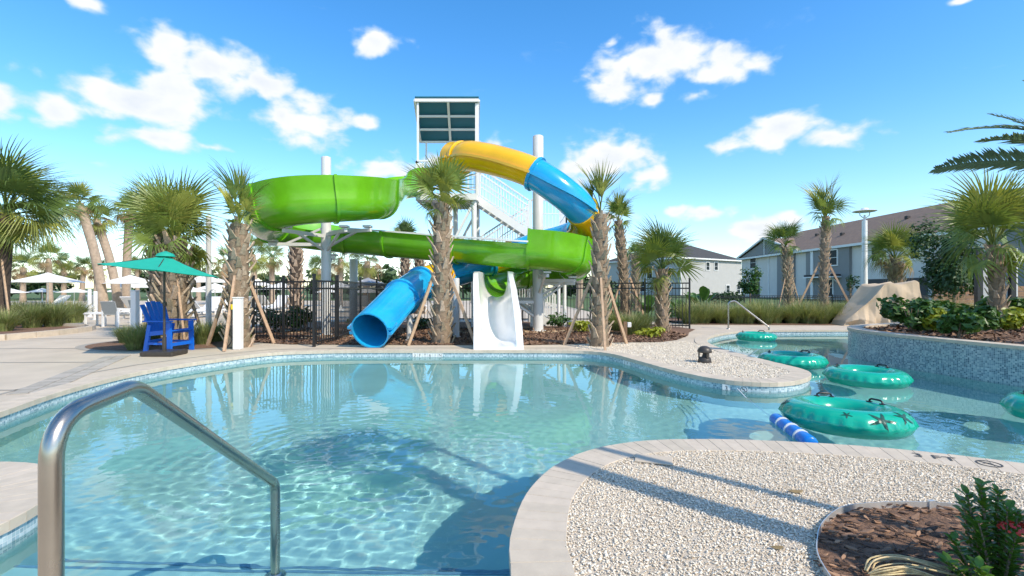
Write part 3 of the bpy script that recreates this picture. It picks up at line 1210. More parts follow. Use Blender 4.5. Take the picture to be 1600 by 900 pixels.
tb = [(0, 1, 'yellow_gel', (.52, .43)), (1, 4, 'yellow_gel', (.42, .40)), (4, 6, 'blue_gel', (.41, .41)), (6, 8, 'yellow_gel', (.40, .40)), (8, 11, 'blue_gel', (.41, .41)), (11, 12, 'yellow_gel', (.41, .41)),
      (12, 14, 'blue_gel', (.41, .41)), (14, 15, 'yellow_gel', (.40, .40)), (15, 16, 'blue_gel', (.41, .41)), (16, 18, 'blue_gel', (.41, .41))]
for i0, i1, m, rd in tb:
    seg = FB[i0 * NS:i1 * NS + 1]
    o = toward(ts, sweep_tube('tube_section', seg, rd, m, ts))
    # bolted side seams, one each side
    for sg in (-1, 1):
        q = MB()
        for a, b in zip(seg, seg[1:]):
            P = []
            for j, (p, t, s, u) in enumerate((a, b)):
                rr = rd[0]
                for x, y in ((rr - .01, -.03), (rr + .055, -.03), (rr + .055, .03), (rr - .01, .03)):
                    P.append(p + s * (sg * x) + u * (y - .05))
            q.add(P, [(0, 1, 2, 3), (7, 6, 5, 4), (0, 4, 5, 1), (1, 5, 6, 2), (2, 6, 7, 3), (3, 7, 4, 0)])
        q.build('seam', m, o, fix=True)
    if i0 > 0:
        p, t, s, u = seg[0]
        sweep_tube('flange', [(p - t * .04, t, s, u), (p + t * .04, t, s, u)], (rd[0] + .05, rd[0] + .05), m, o, t=.06)
# lip ears at the mouth
p, t, s, u = FB[-1]
for sg in (-1, 1):
    toward(ts, MB().box(p + s * (sg * .44) - t * .15 + u * .06, (.10, .30, .05), Matrix((s, t, u)).transposed()).build('mouth_ear', 'blue_gel', ts))

# steel columns and their arms -----------------------------------------------------


def column(x, y, r, top, label, arms=(), collar=True):
    c = empty('support_column', (x, y, 0))
    tag(c, label, 'column', 'slide support columns')
    MB().lathe([(r, 0), (r, top - .02), (r * .92, top)], n=20).build('shaft', 'grey_steel', c, smooth=40)
    MB().lathe([(r * 1.5, .0), (r * 1.5, .03), (r * 1.05, .035)], n=20).build('base_plate', 'grey_steel', c, smooth=40)
    for (dx, dy, z, hang) in arms:
        d = Vector((dx, dy, 0))
        t = d.normalized()
        m_ = MB().bar(t * (r * .8) + Vector((0, 0, z)), d + Vector((0, 0, z)), .075, .085)
        m_.build('arm', 'grey_steel', c)
        m2 = MB().bar(t * (r * .8) + Vector((0, 0, z - .02)) + Vector((0, 0, hang)), d * .72 + Vector((0, 0, z)), .055, .055)
        m2.build('brace', 'grey_steel', c)
        MB().box(d * .93 + Vector((0, 0, z + .09)), (.2, .2, .05)).build('saddle', 'grey_steel', c)
    return c


column(TX, TY, .125, 4.72, 'tall grey column rising through the upper green loop', [(-1.45, -.15, 2.40, .45), (-.5, -1.36, 2.62, -.35), (1.36, -.6, 2.72, -.35), (-.3, 1.4, 2.12, -.4), (.9, -1.1, 2.66, -.4)])
column(BX, BY, .155, 5.62, 'tall white column in the middle of the lower green curve', [(.2, -1.08, 1.58, -.45), (1.08, .1, 1.38, -.45), (-.9, .6, .93, -.45), (-.98, -.4, .85, -.4), (1.0, -.5, 1.46, -.4)])
column(-4.95, 15.2, .12, 2.15, 'short grey column under the straight green run')
column(-1.42, 12.35, .085, 1.5, 'slim white post behind the staked middle palm')
column(-2.42, 11.5, .07, .62, 'stubby white post holding the blue exit tube')
# ------------------------------------------------------------------ tower, stairs
tw = empty('slide_tower', (-2, 16, 0))
tag(tw, 'white steel slide tower with teal canopy, platform and stairs', 'tower')
T = lambda o: toward(tw, o)
PX0, PX1, PY0, PY1, PZ = -2.98, -1.1, 15.2, 17.0, 4.22
for x in (PX0 + .12, PX1 - .1):
    for y in (PY0 + .15, PY1 - .12):
        if (x, y) != 0:
            T(MB().cyl((x if x > -2 else x + .9, y, 0), (x if x > -2 else x + .9, y, PZ - .2), .085, 14).build('leg', 'white_steel', tw, smooth=40))
fr_ = MB()
for y in (PY0, PY1):
    fr_.box(((PX0 + PX1) / 2, y, PZ - .12), (PX1 - PX0, .08, .2))
for x in (PX0, PX1):
    fr_.box((x, (PY0 + PY1) / 2, PZ - .12), (.08, PY1 - PY0 - .09, .2))
T(fr_.build('platform_frame', 'white_steel', tw))
for i in range(9):
    y = PY0 + .1 + i * (PY1 - PY0 - .2) / 8
    T(MB().box(((PX0 + PX1) / 2, y, PZ - .06), (PX1 - PX0 - .1, .15, .04)).build('deck_plank', 'galv', tw))
for i in range(4):
    x = PX0 + .3 + i * .43
    T(MB().box((x, (PY0 + PY1) / 2, PZ - .13), (.06, PY1 - PY0 - .12, .09)).build('joist', 'galv', tw))
for a, b in (((PX1 - .1, PY0 + .15, PZ - .25), (PX1 - .75, PY0 + .15, 2.7)), ((PX0 + .15, PY0 + .15, PZ - .25), (-2.0, PY0 + .15, 2.9)), ((PX1 - .1, PY1 - .12, PZ - .25), (PX1 - .75, PY1 - .12, 2.7))):
    T(MB().bar(a, b, .08, .08).build('brace', 'white_steel', tw))


def rail_panel(a, b, h=1.0, n=None, name='railing'):
    """top rail, bottom rail, posts and balusters between floor points a and b"""
    a, b = Vector(a), Vector(b)
    up = Vector((0, 0, 1))
    root = T(MB().bar(a + up * h, b + up * h, .05, .05).build(name, 'white_steel', tw))
    MB().bar(a + up * .1, b + up * .1, .035, .035).build('bottom_rail', 'white_steel', root)
    MB().bar(a + up * (h * .55), b + up * (h * .55), .03, .03).build('middle_rail', 'white_steel', root)
    L = (b - a).length
    k = n or max(2, int(L / .105))
    for i in range(k + 1):
        p = a.lerp(b, i / k)
        w = .05 if i in (0, k) else .02
        MB().bar(p + up * (.1 if w < .03 else -.02), p + up * h, w, w).build('baluster' if w < .03 else 'post', 'white_steel', root)


rail_panel((PX0, PY0, PZ), (PX0, PY1, PZ), 1.0)
rail_panel((PX0, PY0, PZ), (-2.55, PY0, PZ), 1.0)
rail_panel((-1.6, PY0, PZ), (PX1, PY0, PZ), 1.0)
rail_panel((PX0, PY1, PZ), (PX1, PY1, PZ), 1.0)
T(MB().box((-2.85, 15.0, PZ + .42), (.28, .1, .9), bev=.02).build('entry_panel', 'white_gel', tw))


def flight(a, b, width, n):
    """stair flight from upper a to lower b (centre line), treads across Y"""
    a, b = Vector(a), Vector(b)
    for sg in (-1, 1):
        o = Vector((0, sg * width / 2, -.1))
        T(MB().bar(a + o, b + o, .05, .24).build('stringer', 'white_steel', tw))
    for i in range(n):
        p = a.lerp(b, (i + .5) / n)
        T(MB().box(p + Vector((0, 0, -.02)), (abs(b.x - a.x) / n * 1.05, width - .06, .035)).build('tread', 'galv', tw))
    for sg in (-1, 1):
        o = Vector((0, sg * width / 2, 0))
        rail_panel(a + o, b + o, .98)


LZ = 3.1
flight((PX1, 16.2, PZ - .02), (.55, 16.2, LZ), .95, 8)
T(MB().box((1.15, 16.75, LZ - .06), (1.2, 2.1, .08)).build('landing', 'galv', tw))
fr_ = MB()
fr_.box((1.15, 15.7, LZ - .14), (1.24, .06, .2)).box((1.15, 17.8, LZ - .14), (1.24, .06, .2)).box((1.77, 16.75, LZ - .14), (.06, 2.03, .2))
T(fr_.build('landing_frame', 'white_steel', tw))
rail_panel((.62, 15.72, LZ), (1.76, 15.72, LZ))
rail_panel((1.76, 15.72, LZ), (1.76, 17.78, LZ))
for x in (.65, 1.7):
    for y in (15.75, 17.7):
        T(MB().cyl((x, y, 0), (x, y, LZ - .2), .06, 12).build('leg', 'white_steel', tw, smooth=40))
flight((.55, 17.3, LZ), (-1.3, 17.3, 1.9), .95, 8)
T(MB().box((-1.9, 16.9, 1.84), (1.2, 1.8, .08)).build('landing', 'galv', tw))
rail_panel((-1.3, 15.98, 1.9), (-2.48, 15.98, 1.9))
flight((-1.3, 16.3, 1.9), (1.4, 16.3, .05), .9, 11)

# sloping canopy: white frame with six teal panels
NL, NR = Vector((-3.04, 15.2, 7.11)), Vector((-1.04, 15.2, 7.11))
FL, FR_ = Vector((-3.16, 16.8, 6.29)), Vector((-1.17, 16.8, 6.29))
cp = T(MB().bar(NL, NR, .08, .09).build('canopy_frame', 'white_steel', tw))


def cpt(u, v):
    return NL.lerp(NR, u).lerp(FL.lerp(FR_, u), v)


for v in (.36, .68, 1.0):
    MB().bar(cpt(0, v), cpt(1, v), .07, .06).build('purlin', 'white_steel', cp)
for u in (0, .52, 1):
    MB().bar(cpt(u, 0), cpt(u, 1), .075, .07).build('rafter', 'white_steel', cp)
nrm = (FL - NL).cross(NR - NL).normalized()
if nrm.z < 0:
    nrm = -nrm
for u0, u1 in ((0, .52), (.52, 1)):
    for v0, v1 in ((-.04, .36), (.36, .68), (.68, 1.03)):
        q = [cpt(u0, v0) + nrm * .07, cpt(u1, v0) + nrm * .07, cpt(u1, v1) + nrm * .07, cpt(u0, v1) + nrm * .07]
        P = q + [p + nrm * .04 for p in q]
        MB().add(P, [(3, 2, 1, 0), (4, 5, 6, 7), (0, 1, 5, 4), (1, 2, 6, 5), (2, 3, 7, 6), (3, 0, 4, 7)]).build('roof_panel', 'teal_panel', cp)
for (x, y, z) in ((-2.95, 15.25, 7.06), (-1.1, 15.3, 7.04), (-1.13, 16.75, 6.3), (-2.95, 16.75, 6.3)):
    T(MB().bar((x, y, PZ - .1), (x, y, z), .06 if x < -2 else .11, .06 if x < -2 else .11).build('canopy_post', 'white_steel', tw))

# ------------------------------------------------------------------ palms


def fan_frond(seed, petiole=.46, seg=.64, n=19, span=105, droop=.35, width=.058, fold=.28):
    r = random.Random(seed)
    mb = MB()
    hub = Vector((petiole, 0, -.02))
    mb.tube([(0, 0, 0), (petiole * .5, 0, .015), hub, hub + Vector((seg * .25, 0, -.03))], [.017, .012, .009, .003], 5, cap=False)
    for i in range(n):
        a = R(-span + 2 * span * (i + r.uniform(-.25, .25)) / (n - 1))
        L = seg * (.72 + .28 * math.cos(a * .7)) * r.uniform(.86, 1.08)
        d = Vector((math.cos(a), math.sin(a), .0))
        s = Vector((-d.y, d.x, 0))
        dr = droop * r.uniform(.6, 1.5)
        base = hub + Vector((.06 * math.cos(a), .02 * math.sin(a), 0))
        P = []
        for t, w in ((0.0, .2), (.36, 1.0), (.62, .62), (.85, .3), (1.0, .04)):
            z = fold * L * t * abs(math.sin(a)) ** 1.3 * (1 - .35 * t) - dr * L * max(0, t - .3) ** 1.6
            x = L * t * (1 - .18 * dr * max(0, t - .4))
            c = base + d * x + Vector((0, 0, z))
            ww = width * w * .5
            P += [c - s * ww + Vector((0, 0, ww * .6)), c + s * ww + Vector((0, 0, ww * .6))]
        mb.add(P, [(2 * k, 2 * k + 1, 2 * k + 3, 2 * k + 2) for k in range(4)])
    return mb


def pinnate_frond(seed, L=2.0, n=46, leaflet=.34, droop=.55):
    r = random.Random(seed)
    mb = MB()
    ax = []
    for i in range(13):
        t = i / 12
        ax.append(Vector((L * t * (1 - .12 * droop * t), 0, L * (.16 * t - droop * t ** 2.3 * .6))))
    mb.tube(ax, [.02 - .0165 * i / 12 for i in range(13)], 5)
    for i in range(n):
        for sg in (-1, 1):
            t = .12 + .87 * (i + r.random() * .6) / n
            k = min(11, int(t * 12))
            f = t * 12 - k
            p = ax[k].lerp(ax[k + 1], f)
            ta = (ax[k + 1] - ax[k]).normalized()
            ll = leaflet * math.sin(PI * min(1, .12 + t * .86)) ** .6 * r.uniform(.8, 1.1)
            d = (ta * .75 + Vector((0, sg * .62, .28 - .2 * r.random()))).normalized()
            w = Vector((0, 0, 1)).cross(d).normalized() * .019
            tip = p + d * ll + Vector((0, 0, -.12 * ll))
            mid = p + d * ll * .5
            mb.add([p - w * .5, p + w * .5, mid + w, mid - w, tip], [(0, 1, 2, 3), (3, 2, 4)])
    return mb


FAN = {}
for m in ('frond', 'frond_yellow', 'frond_dark', 'frond_dead'):
    FAN[m] = [fan_frond(s, droop=dr, span=sp).mesh('frond', m) for s, dr, sp in ((1, .35, 95), (2, .75, 105), (3, 1.2, 100))]
    FAN[m + ':big'] = [fan_frond(30 + s, seg=.62, n=34, span=sp, droop=dr, width=.026, fold=.22).mesh('frond', m) for s, dr, sp in ((1, .5, 100), (2, .95, 112), (3, 1.5, 108))]
    FAN[m + ':tied'] = [fan_frond(9 + s, seg=.8, n=11, span=24 + 9 * s, droop=.15 + .25 * s, width=.034, fold=.5).mesh('frond', m) for s in range(3)]
bt = MB()
# one leaf boot: a split wedge leaning out of the trunk (local: x out, z up)
bt.add([(-.02, -.06, 0), (.012, -.055, 0), (.012, .055, 0), (-.02, .06, 0), (.03, -.038, .10), (.055, -.03, .10), (.055, .03, .10), (.03, .038, .10), (.058, -.034, .19), (.085, -.022, .20), (.085, .018, .175), (.062, .028, .175)],
       [(0, 1, 5, 4), (1, 2, 6, 5), (2, 3, 7, 6), (3, 0, 4, 7), (4, 5, 9, 8), (5, 6, 10, 9), (6, 7, 11, 10), (7, 4, 8, 11), (8, 9, 10, 11)])
boot_me = bt.mesh('leaf_boot', 'boot')
PALMG = 'palms around the pool'


def palm(name, label, base, top, r, fronds, boots='parts', trunk='trunk', stakes=0, stake_len=1.6, seed=0, group=PALMG, boot_density=1.0, spin=0., bulge=0.):
    """fronds: list of (count, material list, elevation low, high in degrees, scale low, high)"""
    rr = random.Random(seed)
    base, top = Vector(base), Vector(top)
    o = empty(name, base)
    tag(o, label, 'palm', group)
    ax = top - base
    H = ax.length
    pts = []
    for i in range(9):
        t = i / 8
        pts.append(ax * t + Vector((0, 0, 0)) + Vector((ax.x * .0, 0, 0)) * t)
    # a slight sweep in leaning trunks
    for i, p in enumerate(pts):
        t = i / 8
        p.x -= ax.x * .35 * math.sin(PI * t) * .5
        p.y -= ax.y * .35 * math.sin(PI * t) * .5
    rad = [r * (1.18 - .25 * min(1, i / 2)) * (1 + bulge * math.sin(PI * i / 8)) for i in range(9)]
    rad[-1] *= .8
    tr = MB().tube(pts, rad, 12).build('trunk', trunk, o, smooth=60)
    if boots:
        nb = int(H / .033 * boot_density)
        joined = MB()
        for i in range(nb):
            t = (i + .5) / nb
            k = min(7, int(t * 8))
            p = pts[k].lerp(pts[k + 1], t * 8 - k)
            rad_ = rad[k] + (rad[k + 1] - rad[k]) * (t * 8 - k)
            a = i * 2.39996 + rr.uniform(-.2, .2)
            sca = r / .2 * rr.uniform(.85, 1.2)
            M = Matrix.Translation(p) @ Matrix.Rotation(a, 4, 'Z') @ Matrix.Translation((rad_ * .96, 0, -.05)) @ Matrix.Rotation(rr.gauss(0, .1), 4, 'X') @ Matrix.Rotation(rr.gauss(.12, .09), 4, 'Y') @ Matrix.Diagonal((sca, sca, sca * rr.uniform(.85, 1.2), 1))
            if boots == 'parts':
                link('leaf_boot', boot_me, tr, M)
            else:
                joined.add([M @ v.co for v in boot_me.vertices], [tuple(q.vertices) for q in boot_me.polygons])
        if boots != 'parts':
            tag(joined.build('leaf_boots', 'boot', tr), kind='stuff')
    tp = pts[-1]
    ga = spin
    for cnt, ms, e0, e1, s0, s1 in fronds:
        for i in range(cnt):
            ga += 2.39996 + rr.uniform(-.3, .3)
            f = (i + rr.random()) / cnt
            el = e0 + (e1 - e0) * f + rr.uniform(-5, 5)
            s = rr.uniform(s0, s1)
            m = rr.choice(ms)
            if s > 1.1 and ':' not in m:
                m += ':big'
            me = FAN[m][rr.randrange(3) if ':tied' in m else (0 if el > 50 else (1 if el > 10 else 2))]
            M = Matrix.Translation(tp + Vector((0, 0, rr.uniform(-.14, .04)))) @ Matrix.Rotation(ga, 4, 'Z') @ Matrix.Rotation(-R(el), 4, 'Y') @ Matrix.Rotation(rr.gauss(0, .55), 4, 'X') @ Matrix.Diagonal((s, s * rr.uniform(.8, 1.1), s, 1))
            link('frond', me, o, M)
    for i in range(stakes):
        a = spin + .35 + 2 * PI * i / stakes + rr.uniform(-.2, .2)
        d = Vector((math.cos(a), math.sin(a), 0))
        h = min(H * .62, stake_len)
        MB().bar(d * (r * .9) + Vector((0, 0, h)), d * (h * .48 + .05) + Vector((0, 0, .0)), .045, .062).build('support_stake', 'stake', o)
    return o


def foot(px, py, z=0.0):
    return gp(px, py, z)


TIED = ['frond:tied', 'frond_yellow:tied']
G1, GY, GD, DEAD = ['frond'], ['frond', 'frond_yellow'], ['frond_dark'], ['frond_dead']
b = foot(690, 536)
palm('sabal_palm', 'short palm with boot-covered trunk in front of the slide tower, centre', b, at(690, 318, b.y), .20, [(8, GY, 10, 50, .6, .75), (8, GY, 50, 88, 1.0, 1.2), (4, ['frond_yellow', 'frond'], -35, 10, .45, .6)], stakes=3, seed=1, spin=3.6)
b = foot(937, 541)
palm('sabal_palm', 'palm with tied-up narrow crown right of the green curve', b, at(938, 335, b.y), .175, [(7, TIED, 74, 89, .75, 1.1), (3, TIED, 58, 75, .6, .8), (2, G1, 20, 45, .35, .5)], stakes=3, stake_len=1.5, seed=2, spin=.2)
b = foot(978, 507)
palm('sabal_palm', 'slim palm just behind the narrow-crowned palm', b, at(966, 345, b.y), 0.17, [(7, GY, 45, 85, .75, 1.1), (4, TIED, 65, 88, .95, 1.15), (5, G1, -40, 25, .45, .6)], stakes=2, seed=3, boots='joined')
b = foot(993, 486)
palm('sabal_palm', 'small distant palm between the two trunks and the fence', b, at(993, 398, b.y), .22, [(9, G1, 10, 85, .7, .9)], seed=4, boots='joined')
b = foot(1035, 518)
palm('sabal_palm', 'bushy palm with wide fans by the fence corner', b, at(1035, 420, b.y), 0.175, [(9, ['frond', 'frond_dark'], 45, 85, 1.2, 1.55), (6, ['frond', 'frond_dark'], 5, 45, .9, 1.15), (4, GY, -45, 0, .55, .8)], seed=5, spin=.4)
b = foot(1232, 481)
palm('sabal_palm', 'leaning-crowned palm in front of the white townhouse', b, at(1228, 385, b.y), 0.27, [(9, ['frond', 'frond_dark'], 48, 85, 1.4, 1.85), (6, ['frond', 'frond_dark'], -35, 45, .75, 1.0)], stakes=2, stake_len=2.2, seed=6, boots='joined')
b = foot(1287, 503)
palm('sabal_palm', 'tall slender palm in the grass row left of the tarp', b, at(1290, 338, b.y), 0.15, [(6, G1, 48, 85, .8, 1.15), (7, TIED, 64, 89, 1.1, 1.35), (6, G1, -45, 40, .5, .7)], stakes=2, stake_len=2.2, seed=7, spin=2.6)
b = foot(1402, 490)
palm('sabal_palm', 'broad full-crowned palm behind the tarp-covered object', b, at(1398, 404, b.y), 0.28, [(11, GY, 45, 85, 1.6, 2.0), (8, GY, -10, 45, 1.2, 1.5), (5, DEAD, -60, -15, .9, 1.2)], seed=8, boots='joined')
b = at(1560, 512, 10.6)
b.z = .40
palm('sabal_palm', 'stout palm in the raised planter at the right', b, at(1552, 382, 10.6), 0.15, [(10, ['frond', 'frond', 'frond_yellow'], 52, 88, 1.3, 1.7), (7, ['frond', 'frond_dark'], 10, 50, .95, 1.2), (6, GY, -60, 5, .7, .95)], seed=9, spin=1.2)
b = foot(372, 542)
palm('sabal_palm', 'palm with upright crown beside the white bollard and fence', b, at(373, 350, b.y), .21, [(9, TIED, 62, 88, .85, 1.15), (4, GY, 45, 80, .6, .85), (3, G1, 0, 40, .4, .5)], stakes=3, stake_len=1.5, seed=10, spin=.5)
b = foot(270, 532)
palm('sabal_palm', 'thick palm with heavy crown behind the blue chair', b, at(274, 378, b.y), .30, [(13, GY, 55, 88, 1.45, 1.8), (9, GY, 20, 55, 1.0, 1.3), (9, GY, -60, 15, .75, 1.0)], stakes=3, stake_len=1.6, seed=11, spin=.9)
b = foot(248, 526)
palm('sabal_palm', 'second darker palm trunk leaning behind the blue chair', b, at(243, 355, b.y), .19, [(6, ['frond', 'frond_dark'], 45, 88, 1.2, 1.5), (5, ['frond', 'frond_dark'], -20, 40, .7, .9)], seed=12)
b = at(-2, 508, 15.0)
b.z = .06
palm('drooping_palm', 'large drooping palm cut by the left edge of the picture', b, at(8, 335, 15.0), .26, [(15, ['frond', 'frond_dark', 'frond_yellow'], 35, 85, 1.9, 2.4), (17, ['frond', 'frond_dark', 'frond_yellow'], -15, 35, 1.6, 2.1), (10, ['frond_yellow', 'frond_dead', 'frond'], -60, -15, 1.0, 1.4)], trunk='trunk_dark', boots=None, stakes=2, stake_len=2.2, seed=13, spin=5.2)
for (x0, y0, x1, y1, Y, lb, s) in ((163, 492, 124, 318, 22, 'left of three tall leaning smooth-trunked palms', 14), (186, 492, 150, 343, 24, 'middle of three tall leaning smooth-trunked palms', 15), (196, 488, 203, 330, 25, 'straightest of three tall smooth-trunked palms behind the teal umbrella', 16)):
    b = at(x0, y0, Y)
    b.z = 0
    palm('leaning_palm', lb, b, at(x1, y1, Y), .20, [(9, ['frond', 'frond_yellow'], 20, 85, .9, 1.3), (7, ['frond', 'frond_yellow', 'frond_dead'], -30, 20, .9, 1.2), (6, DEAD, -75, -35, .7, .9)], trunk='trunk_smooth', boots=None, seed=s)
b = foot(632, 492)
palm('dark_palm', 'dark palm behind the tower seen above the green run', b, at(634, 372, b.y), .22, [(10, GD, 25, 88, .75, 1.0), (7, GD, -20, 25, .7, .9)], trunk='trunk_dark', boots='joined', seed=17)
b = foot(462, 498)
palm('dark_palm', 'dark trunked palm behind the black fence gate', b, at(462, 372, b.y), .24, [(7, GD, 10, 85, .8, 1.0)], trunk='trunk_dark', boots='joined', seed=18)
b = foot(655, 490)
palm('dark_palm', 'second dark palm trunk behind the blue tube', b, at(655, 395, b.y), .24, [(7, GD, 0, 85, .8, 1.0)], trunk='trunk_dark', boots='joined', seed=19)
# background palms over the umbrella deck: each with its own place
BGP = 'distant palms beyond the umbrella deck'
for i, (x, y0, y1, Y, sc_, lb) in enumerate([(36, 482, 418, 42, 2.2, 'distant palm above the leftmost white umbrella'), (78, 482, 404, 40, 2.3, 'distant palm behind the large white umbrella at left'), (99, 480, 425, 46, 2.0, 'low distant palm right of the large white umbrella'), (100, 480, 412, 50, 1.6, 'thin distant palm with small tuft right of the large white umbrella'),
                                    (128, 480, 418, 46, 1.8, 'distant palm under the leaning palm trunks'), (150, 480, 424, 44, 1.9, 'distant palm between the leaning palm trunks'), (398, 485, 398, 34, 2.6, 'brownish palm left of the black gate'), (425, 484, 402, 38, 2.4, 'brownish palm above the black fence'),
                                    (572, 486, 408, 30, 2.0, 'palm with tan skirt under the green run'), (530, 486, 405, 33, 2.2, 'palm between the two grey columns'), (352, 482, 412, 38, 2.2, 'distant palm left of the bollard palm'), (500, 484, 420, 50, 2.2, 'far palm seen through the gate'),
                                    (740, 484, 395, 40, 1.9, 'far palm behind the stair tower'), (905, 484, 405, 30, 2.1, 'palm behind the lower green curve'), (215, 482, 415, 52, 1.8, 'far palm above the teal umbrella'), (310, 482, 405, 48, 2.0, 'far palm between teal umbrella and light pole')]):
    b = foot(x, y0)
    b = at(x, y0, Y)
    b.z = 0
    palm('background_palm', lb, b, at(x + random.uniform(-3, 3), y1, Y), .22, [(9, ['frond', 'frond_yellow', 'frond_dark'], 5, 85, sc_ * .6, sc_ * .8), (6, ['frond_dead', 'frond_yellow'], -60, 5, sc_ * .5, sc_ * .7)], trunk='trunk_smooth', boots=None, seed=40 + i, group=BGP, stakes=0)

# feather palm at the right, mostly outside the picture
PIN = [pinnate_frond(s, L, 58, .36, dr).mesh('frond', 'frond_blue') for s, L, dr in ((1, 2.1, .5), (2, 2.3, .75), (3, 1.9, .3))]
o = empty('feather_palm', (8.68, 7.0, .40))
tag(o, 'feather palm whose long fronds reach in at the top right edge', 'palm', PALMG)
MB().tube([(0, 0, 0), (0, 0, 1.2), (.02, 0, 2.5)], [.24, .2, .17], 12).build('trunk', 'trunk', o, smooth=60)
rr = random.Random(3)
for i, (a, e, k) in enumerate([(178, 24, 0), (186, 48, 2), (172, 38, 1), (195, 12, 1), (160, 58, 2), (205, 30, 0), (150, 20, 1), (225, 40, 0), (130, 45, 2), (250, 20, 1), (275, 50, 0), (300, 25, 1), (330, 45, 2), (0, 30, 0), (30, 55, 2), (60, 25, 1), (90, 40, 0), (110, 70, 2), (240, 72, 2), (20, 10, 1)]):
    link('frond', PIN[k], o, Matrix.Translation((0.02, 0, 2.45)) @ Matrix.Rotation(R(a), 4, 'Z') @ Matrix.Rotation(-R(e), 4, 'Y') @ Matrix.Rotation(rr.gauss(0, .4), 4, 'X'))

# staked palm standing right of the camera: it throws the trunk and stake shadows over the gravel
palm('sabal_palm', 'staked palm in the near bark bed, outside the right edge, shadowing the gravel', (2.98, 1.07, .01), (2.98, 1.07, 4.9), .105, [(6, G1, 30, 85, .7, .9), (4, G1, -20, 25, .6, .8)], stakes=3, stake_len=1.75, seed=60, boots=None, spin=1.0)
o = empty('pole', (3.60, 1.12, 0))
tag(o, 'slim pole outside the right edge, casting the thin shadow on the gravel', 'pole')
MB().lathe([(.045, 0), (.04, 5.0), (.02, 5.02)], n=12).build('shaft', 'grey_steel', o, smooth=40)
MB().lathe([(.09, 0), (.09, .02), (.05, .03)], n=12).build('base_plate', 'grey_steel', o)

# ------------------------------------------------------------------ handrails
def handrail(name, label, pts, rad, fillet, foot_z):
    """bent pipe through pts with rounded corners and an escutcheon at each foot"""
    pts = [Vector(p) for p in pts]
    path = [pts[0]]
    for i in range(1, len(pts) - 1):
        p, a, b = pts[i], pts[i - 1], pts[i + 1]
        f = fillet[i - 1]
        q0, q1 = p + (a - p).normalized() * f, p + (b - p).normalized() * f
        for k in range(9):
            t = k / 8
            path.append(q0 * (1 - t) ** 2 + p * 2 * t * (1 - t) + q1 * t * t)
    path.append(pts[-1])
    # keep long straights from bending at their ends
    o = empty(name, pts[0])
    tag(o, label, 'handrail')
    x = MB().tube(path, rad, 20).build('pipe', 'stainless', o, smooth=60)
    x.location = -pts[0]
    for q in (pts[0], pts[-1]):
        e = MB().lathe([(rad * 2.3, 0), (rad * 2.2, .012), (rad * 1.3, .03), (rad * 1.02, .032)], n=20).build('escutcheon', 'stainless', o, smooth=40)
        e.location = q - pts[0] + Vector((0, 0, foot_z))
    return o


handrail('handrail', 'large stainless steel handrail at the near pool steps', [(-1.108, 1.17, 0), (-1.108, 1.17, .935), (-1.15, 1.48, .952), (-1.265, 2.60, .205), (-1.265, 2.60, -.478)], .024, [.11, .05, .05], .0)
p0 = foot(1138, 514)
handrail('handrail', 'slim steel handrail at the far river steps', [(p0.x, p0.y, 0), (p0.x, p0.y, .82), (p0.x + .2, p0.y - .0, .86), (p0.x + .95, p0.y - .55, .1), (p0.x + .95, p0.y - .55, -.3)], .024, [.1, .06, .05], 0)

# ------------------------------------------------------------------ inflatable rings


